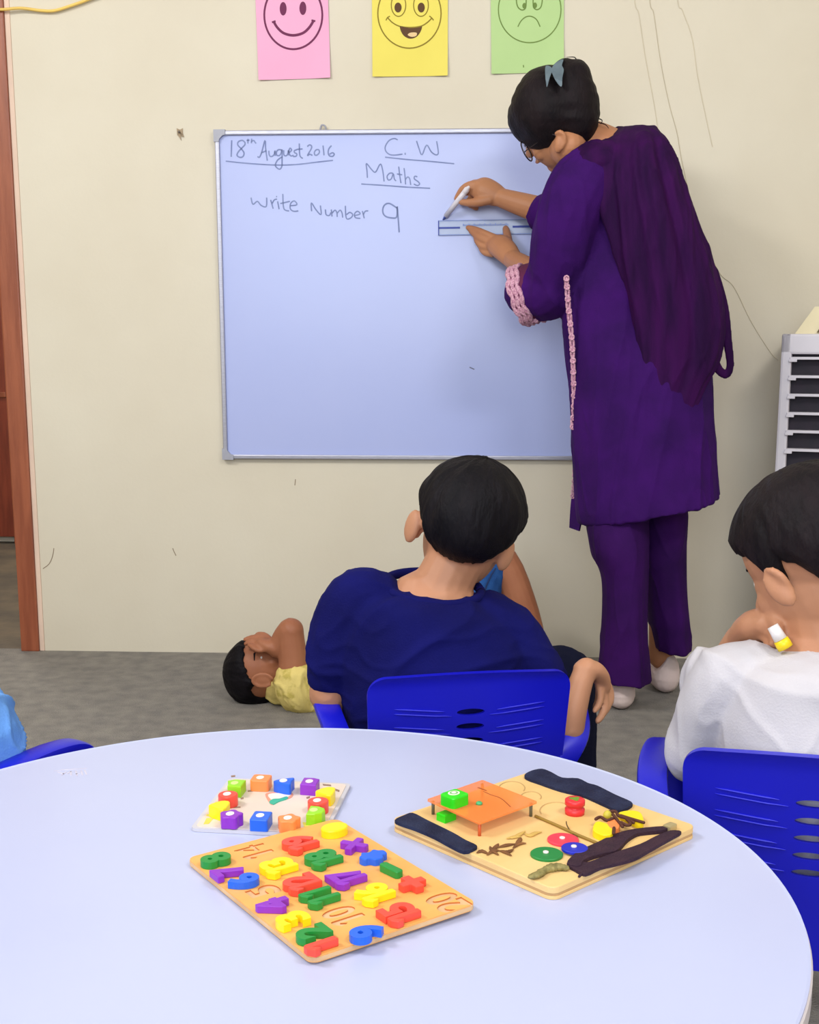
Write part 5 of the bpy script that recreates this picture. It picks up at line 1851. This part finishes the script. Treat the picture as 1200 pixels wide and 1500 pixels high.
# ------------------------------------------------------------------ boy in navy, far side of the table
B1 = person(Vector((0.07, 1.74, 0)), 'boy in a navy T-shirt seated with his back turned, head tilted right')
hc1 = at(684, 772, 1.775)
HR1 = basis((0.10, 0.98, 0.05), (0.26, -0.04, 0.96))
hs1 = 0.196
b = MB()
add_head(b, hc1, HR1, hs1, ears=False)
EL, ER = at(604, 771, 1.765), at(741, 813, 1.765)
for E_, sx in ((EL, -1), (ER, 1)):
    Q = HR1 @ Matrix.Rotation(sx * math.radians(-35), 3, 'Z')
    b.ellipsoid(E_, (0.008, 0.017, 0.0255), Q, 16, 10)
    b.ellipsoid(E_ + HR1 @ Vector((-sx * 0.007, 0.006, -0.006)), (0.008, 0.010, 0.012), Q, 12, 8)
limb(b, [at(676, 805, 1.775), at(655, 845, 1.765), at(638, 885, 1.76), at(632, 920, 1.76)], [0.044, 0.043, 0.052, 0.07])
b.ellipsoid(at(634, 868, 1.762), (0.060, 0.052, 0.022), basis((0.0, 1, 0.2), (0.10, -0.26, 1)), 24, 12)
limb(b, [at(632, 905, 1.76), at(645, 1010, 1.75), at(660, 1120, 1.73), Vector((0.07, 1.75, 0.335))], [0.075, 0.085, 0.085, 0.09], flat=0.8, up=(0, 1, 0))
# left arm hangs, elbow out, forearm forward into the lap
SL, ELb, WL = at(512, 902, 1.75), at(482, 1016, 1.74), at(530, 1050, 1.92)
limb(b, [at(590, 908, 1.755), SL, (SL + ELb) / 2, ELb], [0.036, 0.038, 0.033, 0.030])
limb(b, [ELb, (ELb + WL) / 2, WL], [0.030, 0.027, 0.020])
add_hand(b, WL, (0.5, 0.6, -0.2), (0, 0.3, 1), (0.6, -0.4, -0.3), 0.115, 0.5)
# right arm: elbow on the armrest, forearm up, wrist limp
SR_, ERb, WR = at(752, 935, 1.755), at(836, 1066, 1.70), at(853, 990, 1.715)
limb(b, [at(680, 922, 1.755), SR_, at(800, 1010, 1.73), ERb], [0.034, 0.038, 0.031, 0.021])
limb(b, [ERb, at(840, 1038, 1.70), at(851, 1000, 1.708), at(859, 980, 1.716)], [0.0205, 0.0205, 0.0175, 0.0170])
b.tube([at(857, 980, 1.715), at(869, 981, 1.724), at(879, 991, 1.735), at(884, 1004, 1.742)], [0.0175, 0.0185, 0.0165, 0.013], 14, smooth=4, flat=0.75)
for pts, r in (([(888, 1000, 1.756), (894, 1014, 1.758), (894, 1027, 1.752), (889, 1036, 1.742)], 0.0064), ([(886, 1004, 1.749), (891, 1022, 1.750), (889, 1037, 1.743), (882, 1047, 1.733)], 0.0066),
               ([(882, 1006, 1.741), (886, 1028, 1.740), (883, 1045, 1.733), (876, 1056, 1.725)], 0.0064), ([(878, 1003, 1.733), (880, 1020, 1.730), (877, 1033, 1.727), (871, 1041, 1.722)], 0.0056),
               ([(874, 990, 1.745), (878, 1008, 1.765), (877, 1024, 1.772), (872, 1036, 1.770)], 0.0062)):
    b.tube([at(*p) for p in pts], [r * 1.1, r, r * 0.95, r * 0.8], 10, smooth=3)
# legs (inside the trousers) and feet
HL, HRr = Vector((0.00, 1.76, 0.315)), Vector((0.13, 1.76, 0.315))
KL, KR = Vector((-0.05, 2.01, 0.33)), at(826, 992, 1.97)
AL, AR = Vector((-0.07, 2.02, 0.06)), Vector((KR.x + 0.02, 1.97, 0.06))
for H, K, A in ((HL, KL, AL), (HRr, KR, AR)):
    limb(b, [H, (H + K) / 2, K, (K + A) / 2, A], [0.055, 0.05, 0.04, 0.036, 0.027])
    b.tube([A + Vector((0, -0.02, -0.03)), A + Vector((0, 0.05, -0.035)), A + Vector((0, 0.12, -0.04))], [0.028, 0.028, 0.02], 14, flat=0.8, up=(0, 0, 1), smooth=3)
me = organic(b, 0.0026, 4)
body = wpart2('body', me, m_skin2, B1)
face_parts(hc1, HR1, hs1, body)
me = hair_cap(hc1, HR1, hs1, std_line(26, -6, -46, -2), 0.10, 2, 0.008, widen=(1.03, 1.0, 1.0)).to_mesh()
wpart2('hair', me, m_hair, B1, 'short black hair')
m_navy = mat('navy jersey', (16, 18, 92), 0.9, (12, 13, 72), 6, spec=0.12, bump=0.15, bscale=400)
b = MB()
rows = [(at(572, 860, 1.76), at(698, 872, 1.76), 0.052), (at(556, 862, 1.76), at(716, 880, 1.76), 0.068), (at(520, 868, 1.755), at(752, 906, 1.755), 0.082), (at(492, 905, 1.75), at(778, 945, 1.75), 0.088), (at(488, 960, 1.745), at(786, 990, 1.745), 0.092),
        (at(497, 1020, 1.74), at(786, 1040, 1.74), 0.095), (at(514, 1090, 1.755), at(780, 1100, 1.76), 0.088), (at(524, 1160, 1.77), at(778, 1165, 1.775), 0.088)]
hull_torso(b, rows, 6, 48, 0.9)
limb(b, [at(548, 878, 1.755), at(522, 882, 1.75), at(502, 925, 1.745), at(490, 970, 1.74), at(486, 984, 1.74)], [0.045, 0.048, 0.046, 0.041, 0.039])
limb(b, [at(720, 915, 1.755), SR_, at(780, 975, 1.74), at(800, 1008, 1.735)], [0.05, 0.048, 0.044, 0.042])
me = organic(b, 0.0038, 6)
wrinkle(me, 0.006, 10, 26, 2.0, (0.7, 1, 1.2))
shirt = wpart2('t_shirt', me, m_navy, B1, 'navy short-sleeved T-shirt')
m_navy2 = mat('navy rib', (15, 16, 84), 0.9, spec=0.12)
collar(at(634, 861, 1.762), 0.071, 0.060, 0.007, basis((0.0, 1, 0.2), (0.10, -0.26, 1)), shirt, m_navy2)
m_trs = mat('dark navy trousers', (16, 20, 44), 0.9, (12, 15, 36), 8, spec=0.1, bump=0.2, bscale=300)
b = MB()
b.ellipsoid((0.065, 1.75, 0.325), (0.115, 0.095, 0.07))
for H, K, A in ((HL, KL, AL), (HRr, KR, AR)):
    limb(b, [H, (H + K) / 2 + Vector((0, 0, 0.004)), K, (K + A) / 2, A + Vector((0, 0, 0.02))], [0.066, 0.060, 0.052, 0.047, 0.043])
me = organic(b, 0.004, 5)
wrinkle(me, 0.003, 10, 25, 5)
wpart2('trousers', me, m_trs, B1, 'dark navy trousers')

# ------------------------------------------------------------------ boy in white at the right
B2 = person(Vector((0.50, 1.42, 0)), 'boy in a white T-shirt seated at the right edge, hand at his mouth')
hc2 = at(1194, 818, 1.425)
HR2 = basis((-0.50, 0.68, -0.52), (-0.34, 0.36, 0.87))
hs2 = 0.196
b = MB()
add_head(b, hc2, HR2, hs2, ears=False)
Q = HR2 @ Matrix.Rotation(math.radians(30), 3, 'Z') @ Matrix.Rotation(math.radians(-14), 3, 'X')
EL2 = at(1142, 862, 1.350)
b.ellipsoid(EL2, (0.0075, 0.014, 0.025), Q, 16, 10)
b.tube([at(1122, 836, 1.362), at(1132, 836, 1.350), at(1146, 846, 1.345), at(1154, 862, 1.346), at(1150, 880, 1.352)], [0.0035, 0.0045, 0.005, 0.0048, 0.0045], 10, smooth=4)
b.ellipsoid(HR2 @ Vector((0.385 * hs2, -0.05 * hs2, -0.05 * hs2)) + hc2, (0.008, 0.018, 0.027), HR2 @ Matrix.Rotation(math.radians(-30), 3, 'Z'), 14, 10)
limb(b, [at(1190, 850, 1.42), at(1200, 915, 1.415), at(1212, 965, 1.41), at(1215, 1000, 1.41)], [0.047, 0.046, 0.054, 0.07])
b.ellipsoid(at(1223, 951, 1.402), (0.050, 0.050, 0.020), basis((0.0, 1, 0.2), (0.0, -0.26, 1)), 24, 12)
limb(b, [at(1215, 985, 1.41), at(1205, 1100, 1.40), at(1195, 1200, 1.42), Vector((0.49, 1.44, 0.34))], [0.075, 0.08, 0.07, 0.075], flat=0.85, up=(0, 1, 0))
# left arm: upper arm down and forward, forearm back up to the mouth
S2b, E2b, W2b = at(1072, 1008, 1.41), at(1045, 1040, 1.58), at(1088, 937, 1.49)
limb(b, [at(1130, 1010, 1.41), S2b, (S2b + E2b) / 2, E2b], [0.036, 0.036, 0.032, 0.028])
limb(b, [E2b, (E2b + W2b) / 2, W2b], [0.031, 0.030, 0.022])
H0 = W2b
b.tube([H0, at(1102, 922, 1.470), at(1115, 915, 1.450), at(1124, 914, 1.435)], [0.022, 0.027, 0.028, 0.021], 14, flat=0.75, up=(0.3, -1, 0.3), smooth=4)
for pts, r in (([(1120, 904, 1.440), (1130, 906, 1.420), (1138, 914, 1.405), (1142, 924, 1.395)], 0.0072), ([(1122, 912, 1.433), (1134, 916, 1.413), (1141, 926, 1.400), (1141, 935, 1.393)], 0.0073),
               ([(1120, 922, 1.433), (1131, 928, 1.415), (1136, 937, 1.405), (1133, 943, 1.403)], 0.0070), ([(1115, 930, 1.437), (1124, 937, 1.423), (1127, 944, 1.415), (1123, 948, 1.415)], 0.0062),
               ([(1108, 908, 1.455), (1118, 897, 1.440), (1128, 897, 1.425), (1136, 904, 1.413)], 0.0075)):
    b.tube([at(*p) for p in pts], [r * 1.1, r, r * 0.95, r * 0.8], 10, smooth=3)
# right arm rests in the lap (outside the photo)
S3, E3, W3 = at(1345, 1010, 1.37), at(1370, 1130, 1.40), at(1300, 1130, 1.56)
limb(b, [at(1270, 985, 1.39), S3, (S3 + E3) / 2, E3], [0.045, 0.042, 0.035, 0.031])
limb(b, [E3, (E3 + W3) / 2, W3], [0.031, 0.028, 0.021])
add_hand(b, W3, (-0.5, 0.5, -0.2), (0, 0.4, 1), (-0.4, -0.3, -0.4), 0.115, 0.5)
HL, HRr = Vector((0.44, 1.46, 0.315)), Vector((0.56, 1.44, 0.315))
KL, KR = Vector((0.47, 1.73, 0.32)), Vector((0.66, 1.69, 0.32))
AL, AR = Vector((0.48, 1.76, 0.06)), Vector((0.69, 1.72, 0.06))
for H, K, A in ((HL, KL, AL), (HRr, KR, AR)):
    limb(b, [H, (H + K) / 2, K, (K + A) / 2, A], [0.055, 0.05, 0.04, 0.036, 0.027])
    b.tube([A + Vector((0, -0.02, -0.03)), A + Vector((0.01, 0.05, -0.035)), A + Vector((0.02, 0.12, -0.04))], [0.028, 0.028, 0.02], 14, flat=0.8, up=(0, 0, 1), smooth=3)
me = organic(b, 0.0028, 4)
body = wpart2('body', me, m_skin2, B2)
face_parts(hc2, HR2, hs2, body)


def line2(az):
    # az>0 = his right (hidden), az<0 = his left, seen side: thick fringe, short sideburn, cleared ear
    pts = [(-180, -60), (-150, -58), (-128, -50), (-114, -40), (-102, -22), (-90, -12), (-82, -34), (-72, -30), (-62, 0), (-40, 12), (0, 16), (40, 14), (62, 6), (70, -24), (78, -26), (86, 6), (100, 8), (114, -2), (128, -42), (150, -56), (180, -60)]
    for (a0, e0), (a1, e1) in zip(pts, pts[1:]):
        if az <= a1:
            return e0 + (e1 - e0) * (az - a0) / (a1 - a0)
    return -36


me = hair_cap(hc2, HR2, hs2, line2, 0.17, 5, 0.008, widen=(1.0, 1.0, 1.0)).to_mesh()
wpart2('hair', me, m_hairb, B2, 'thick dark brown hair with a bowl fringe')
m_tee = mat('white jersey', (200, 197, 202), 0.9, (192, 189, 196), 6, spec=0.12, bump=0.12, bscale=400)
b = MB()
rows = [(at(1166, 944, 1.41), at(1280, 946, 1.39), 0.050), (at(1130, 950, 1.41), at(1305, 954, 1.385), 0.070), (at(1076, 975, 1.41), at(1345, 980, 1.37), 0.087), (at(1052, 1030, 1.405), at(1360, 1030, 1.37), 0.095), (at(1050, 1090, 1.40), at(1358, 1090, 1.37), 0.10), (at(1056, 1160, 1.412), at(1352, 1160, 1.38), 0.096), (at(1064, 1240, 1.42), at(1345, 1240, 1.395), 0.094)]
hull_torso(b, rows, 6, 48, 0.9)
limb(b, [at(1105, 990, 1.41), at(1068, 997, 1.41), at(1045, 1035, 1.42), at(1030, 1080, 1.435), at(1021, 1102, 1.44)], [0.044, 0.044, 0.042, 0.038, 0.037])
limb(b, [at(1040, 985, 1.44), at(1038, 1020, 1.50)], [0.03, 0.038])
limb(b, [at(1290, 985, 1.38), S3, (S3 + E3) / 2 + Vector((0, 0, 0))], [0.05, 0.052, 0.05])
me = organic(b, 0.0038, 6)
wrinkle(me, 0.006, 10, 26, 9.0, (1.1, 1, 0.7))
shirt = wpart2('t_shirt', me, m_tee, B2, 'plain white T-shirt')
collar(at(1223, 948, 1.402), 0.052, 0.052, 0.0045, basis((0, 1, 0.2), (0.0, -0.26, 1)), shirt, m_tee)
m_grey = mat('grey trousers', (70, 72, 84), 0.9, (60, 62, 74), 8)
b = MB()
b.ellipsoid((0.50, 1.44, 0.325), (0.115, 0.095, 0.07))
for H, K, A in ((HL, KL, AL), (HRr, KR, AR)):
    limb(b, [H, (H + K) / 2, K, (K + A) / 2, A + Vector((0, 0, 0.02))], [0.066, 0.060, 0.052, 0.047, 0.043])
wpart2('trousers', organic(b, 0.004, 5), m_grey, B2, 'grey trousers')
# stick in his hand
g0, g1, g2 = at(1132, 917, 1.385), at(1144, 937, 1.38), at(1151, 949, 1.378)
stk = empty('glue_stick', at(1143, 934, 1.45), label='small white stick with a yellow end in the right-hand boy\'s hand', cat='stick')
obj('white_tube', MB().tube([g0, g1], [0.0065, 0.0078], 16, round_ends=False), mat('white stick plastic', (236, 232, 232), .4), stk, True, world=True)
obj('yellow_cap', MB().tube([g1, (g1 + g2) / 2, g2], [0.0086, 0.0092, 0.0092], 16, round_ends=False), mat('yellow cap plastic', (250, 216, 20), .4), stk, True, world=True)

# ------------------------------------------------------------------ boy lying on the floor by the wall
B3 = person(at(480, 1040, 3.1), 'boy in a pale yellow shirt lying on the carpet, hand over his forehead')
B3.location.z = 0
hc3 = at(384, 983, 3.13)
HR3 = basis((0.12, -0.30, 0.94), (-1, 0.02, 0.08))
hs3 = 0.185
b = MB()
add_head(b, hc3, HR3, hs3, ears=False)
EA = at(385, 996, 3.025)
b.ellipsoid(EA, (0.024, 0.008, 0.0165), Matrix.Rotation(math.radians(12), 3, 'Y'), 16, 10)
b.tube([EA + Vector((0.026 * math.cos(a), -0.004, 0.017 * math.sin(a))) for a in [0.3 + 5.2 * i / 12 for i in range(13)]], 0.0045, 8)
limb(b, [at(398, 995, 3.13), at(420, 1000, 3.13), at(445, 1005, 3.13)], [0.045, 0.042, 0.06])
limb(b, [at(440, 1010, 3.13), at(500, 1014, 3.13), at(570, 1014, 3.14), at(640, 1012, 3.15)], [0.075, 0.082, 0.08, 0.082], flat=0.8, up=(0, 0, 1))
# raised near arm: elbow up, hand back over the forehead
S4, E4, W4 = at(432, 1002, 3.05), at(426, 924, 3.05), at(405, 950, 3.06)
limb(b, [at(450, 1010, 3.08), S4, (S4 + E4) / 2, E4 + Vector((0, 0, -0.004))], [0.05, 0.040, 0.037, 0.033])
limb(b, [E4, at(416, 934, 3.06), W4], [0.034, 0.030, 0.024])
b.tube([W4, at(396, 947, 3.06), at(386, 943, 3.065)], [0.024, 0.025, 0.020], 14, flat=0.75, up=(0, 0, 1), smooth=3)
for pts, r in (([(388, 936, 3.08), (378, 933, 3.085), (368, 934, 3.09), (359, 937, 3.09)], 0.0075), ([(387, 941, 3.07), (377, 940, 3.07), (367, 940, 3.075), (360, 943, 3.075)], 0.0078), ([(388, 946, 3.06), (378, 948, 3.055), (370, 947, 3.055), (365, 945, 3.06)], 0.0075),
               ([(390, 950, 3.05), (381, 953, 3.045), (374, 951, 3.045), (369, 948, 3.05)], 0.0068), ([(398, 940, 3.08), (391, 932, 3.09), (384, 929, 3.095), (377, 929, 3.10)], 0.0078)):
    b.tube([at(*p) for p in pts], [r * 1.15, r, r * 0.95, r * 0.8], 10, smooth=3)
# far arm along the body
S5, E5, W5 = at(438, 985, 3.26), at(500, 990, 3.33), at(560, 990, 3.3)
limb(b, [at(450, 995, 3.2), S5, E5, W5], [0.045, 0.04, 0.033, 0.024])
add_hand(b, W5, (1, -0.1, -0.1), (0, -1, 0.1), (0, 0, -1), 0.115, 0.4)
# legs: knees up
H6, K6, A6 = at(640, 1000, 3.10), at(728, 800, 3.10), at(792, 1000, 3.10)
H7, K7, A7 = at(640, 995, 3.22), at(722, 812, 3.24), at(786, 985, 3.24)
A6.z = 0.06; A7.z = 0.06
for H, K, A in ((H6, K6, A6), (H7, K7, A7)):
    limb(b, [H, (H + K) / 2, K + Vector((0, 0, -0.03)), (K + A) / 2 + Vector((0.012, 0, 0)), A], [0.062, 0.055, 0.043, 0.042, 0.030])
    b.tube([A + Vector((-0.02, 0, -0.028)), A + Vector((0.05, 0, -0.034)), A + Vector((0.12, 0, -0.038))], [0.03, 0.03, 0.02], 14, flat=0.85, up=(0, 0, 1), smooth=3)
me = organic(b, 0.0034, 4)
body = wpart2('body', me, m_skin3, B3)
face_parts(hc3, HR3, hs3, body)
me = hair_cap(hc3, HR3, hs3, std_line(20, -8, -58, -4), 0.13, 8, 0.008).to_mesh()
for v in me.vertices:
    pass
wpart2('hair', me, m_hair, B3, 'short black hair')
m_pale = mat('pale yellow print cotton', (226, 206, 128), 0.9, (196, 178, 96), 28, spec=0.12, lo=0.52, hi=0.62, bump=0.15, bscale=300)
b = MB()
hull_torso(b, [(at(416, 990, 3.02), at(418, 985, 3.24), 0.05), (at(432, 1002, 3.00), at(432, 995, 3.27), 0.078), (at(455, 1008, 3.00), at(455, 1000, 3.27), 0.092), (at(500, 1012, 3.02), at(500, 1005, 3.25), 0.092), (at(560, 1014, 3.03), at(560, 1005, 3.25), 0.09), (at(630, 1012, 3.03), at(630, 1005, 3.27), 0.09)], 5, 40) if False else None
limb(b, [at(424, 1004, 3.13), at(445, 1006, 3.13), at(500, 1006, 3.13), at(570, 1006, 3.14), at(635, 1006, 3.15)], [0.075, 0.112, 0.118, 0.112, 0.112], flat=[0.75, 0.72, 0.72, 0.72, 0.72], up=(0, 0, 1))
limb(b, [at(448, 1018, 3.08), at(436, 1012, 3.05), at(433, 996, 3.045)], [0.062, 0.058, 0.055])
limb(b, [at(452, 990, 3.2), S5, (S5 + E5) / 2], [0.05, 0.05, 0.05])
me = organic(b, 0.0038, 5)
wrinkle(me, 0.006, 12, 30, 4)
zmin = min(v.co.z for v in me.vertices)
shirt = wpart2('shirt', me, m_pale, B3, 'pale yellow printed shirt')
m_denim = mat('blue denim', (44, 88, 152), 0.9, (36, 74, 134), 40, spec=0.12, bump=0.25, bscale=500)
b = MB()
limb(b, [at(600, 1006, 3.15), at(645, 1004, 3.15)], [0.11, 0.11], flat=0.74, up=(0, 0, 1))
for H, K in ((H6, K6), (H7, K7)):
    e = H + (K - H) * 0.93
    limb(b, [H + (H - K) * 0.1, (H + K) / 2, e], [0.078, 0.070, 0.052], round_ends=False)
me = organic(b, 0.0038, 4)
wrinkle(me, 0.002, 12, 30, 6)
den = wpart2('shorts', me, m_denim, B3, 'blue denim shorts')
P = [at(x, y, 3.03) for x, y in ((708, 872), (714, 855), (720, 842), (726, 833))]
obj('seam', MB().tube(P, 0.0022, 6), mat('dark denim seam', (20, 44, 92), .9), den, True, world=True)

# ------------------------------------------------------------------ child in light blue at the left edge
B4 = person(Vector((-0.629, 1.589, 0)), 'child in a light blue shirt seated at the left edge, only a sleeve in view')
C4 = Vector((-0.629, 1.589, 0))
F4 = Vector((0.574, 0.819, 0)); L4 = Vector((-0.819, 0.574, 0))
def p4(f, l, z):
    return C4 + F4 * f + L4 * l + Vector((0, 0, z))
b = MB()
hc4 = p4(-0.02, 0.08, 0.78)
HR4 = basis(F4 + Vector((0, 0, -0.2)), (0, 0, 1))
add_head(b, hc4, HR4, 0.19)
limb(b, [p4(-0.03, 0.08, 0.72), p4(-0.045, 0.07, 0.65), p4(-0.05, 0.06, 0.60)], [0.043, 0.043, 0.065])
limb(b, [p4(-0.05, 0.06, 0.60), p4(-0.05, 0.04, 0.48), p4(-0.04, 0.02, 0.34)], [0.075, 0.085, 0.09], flat=0.85, up=F4)
SLa, ELa, WLa = p4(-0.04, 0.18, 0.57), p4(0.02, 0.20, 0.43), p4(0.10, 0.09, 0.39)
SRa, ERa, WRa = p4(-0.05, -0.045, 0.56), p4(-0.02, -0.128, 0.428), p4(0.06, 0.03, 0.39)
for S, E_, W_, sd in ((SLa, ELa, WLa, -1), (SRa, ERa, WRa, 1)):
    limb(b, [p4(-0.05, 0.06, 0.60), S, (S + E_) / 2, E_], [0.05, 0.042, 0.035, 0.03])
    limb(b, [E_, (E_ + W_) / 2, W_], [0.03, 0.028, 0.021])
    add_hand(b, W_, F4 * 0.2 + L4 * 0.8 * sd + Vector((0, 0, -0.3)), L4 * sd, (0, 0, -1), 0.11, 0.5)
for l in (-0.06, 0.06):
    H, K, A = p4(0.0, l + 0.02, 0.315), p4(0.12, l + 0.14, 0.325), p4(0.14, l + 0.15, 0.06)
    limb(b, [H, (H + K) / 2, K, (K + A) / 2, A], [0.055, 0.05, 0.04, 0.036, 0.027])
    b.tube([A - F4 * 0.02 - Vector((0, 0, 0.03)), A + F4 * 0.05 - Vector((0, 0, 0.035)), A + F4 * 0.12 - Vector((0, 0, 0.04))], [0.028, 0.028, 0.02], 14, flat=0.8, up=(0, 0, 1), smooth=3)
body = wpart2('body', organic(b, 0.0034, 4), m_skin2, B4)
face_parts(hc4, HR4, 0.19, body)
wpart2('hair', hair_cap(hc4, HR4, 0.19, std_line(24, -2, -36, 4), 0.12, 11, 0.008).to_mesh(), m_hair, B4, 'short black hair')
m_lblue = mat('light blue cotton', (120, 172, 236), 0.85, (98, 150, 226), 7, spec=0.15, bump=0.15, bscale=300)
b = MB()
limb(b, [p4(-0.05, 0.06, 0.62), p4(-0.05, 0.06, 0.57), p4(-0.05, 0.04, 0.48), p4(-0.04, 0.02, 0.36), p4(-0.02, 0.01, 0.30)], [0.06, 0.10, 0.11, 0.11, 0.11], flat=0.8, up=F4)
for S, E_, W_ in ((SLa, ELa, WLa), (SRa, ERa, WRa)):
    limb(b, [p4(-0.05, 0.06, 0.58) * 0.5 + S * 0.5, S, (S + E_) / 2, E_, (E_ + W_) / 2, E_ * 0.2 + W_ * 0.8], [0.05, 0.052, 0.05, 0.05, 0.046, 0.042])
# gathered sleeve cloth towards the table
me = organic(b, 0.0038, 5)
wrinkle(me, 0.010, 11, 26, 5)
wpart2('shirt', me, m_lblue, B4, 'light blue long-sleeved shirt')
b = MB()
b.ellipsoid(p4(-0.01, 0, 0.325), (0.11, 0.1, 0.07))
for l in (-0.06, 0.06):
    H, K, A = p4(0.0, l + 0.02, 0.315), p4(0.12, l + 0.14, 0.325), p4(0.14, l + 0.15, 0.06)
    limb(b, [H, (H + K) / 2, K, (K + A) / 2, A + Vector((0, 0, 0.02))], [0.066, 0.06, 0.05, 0.046, 0.042])
wpart2('trousers', organic(b, 0.004, 5), m_trs, B4, 'dark trousers')
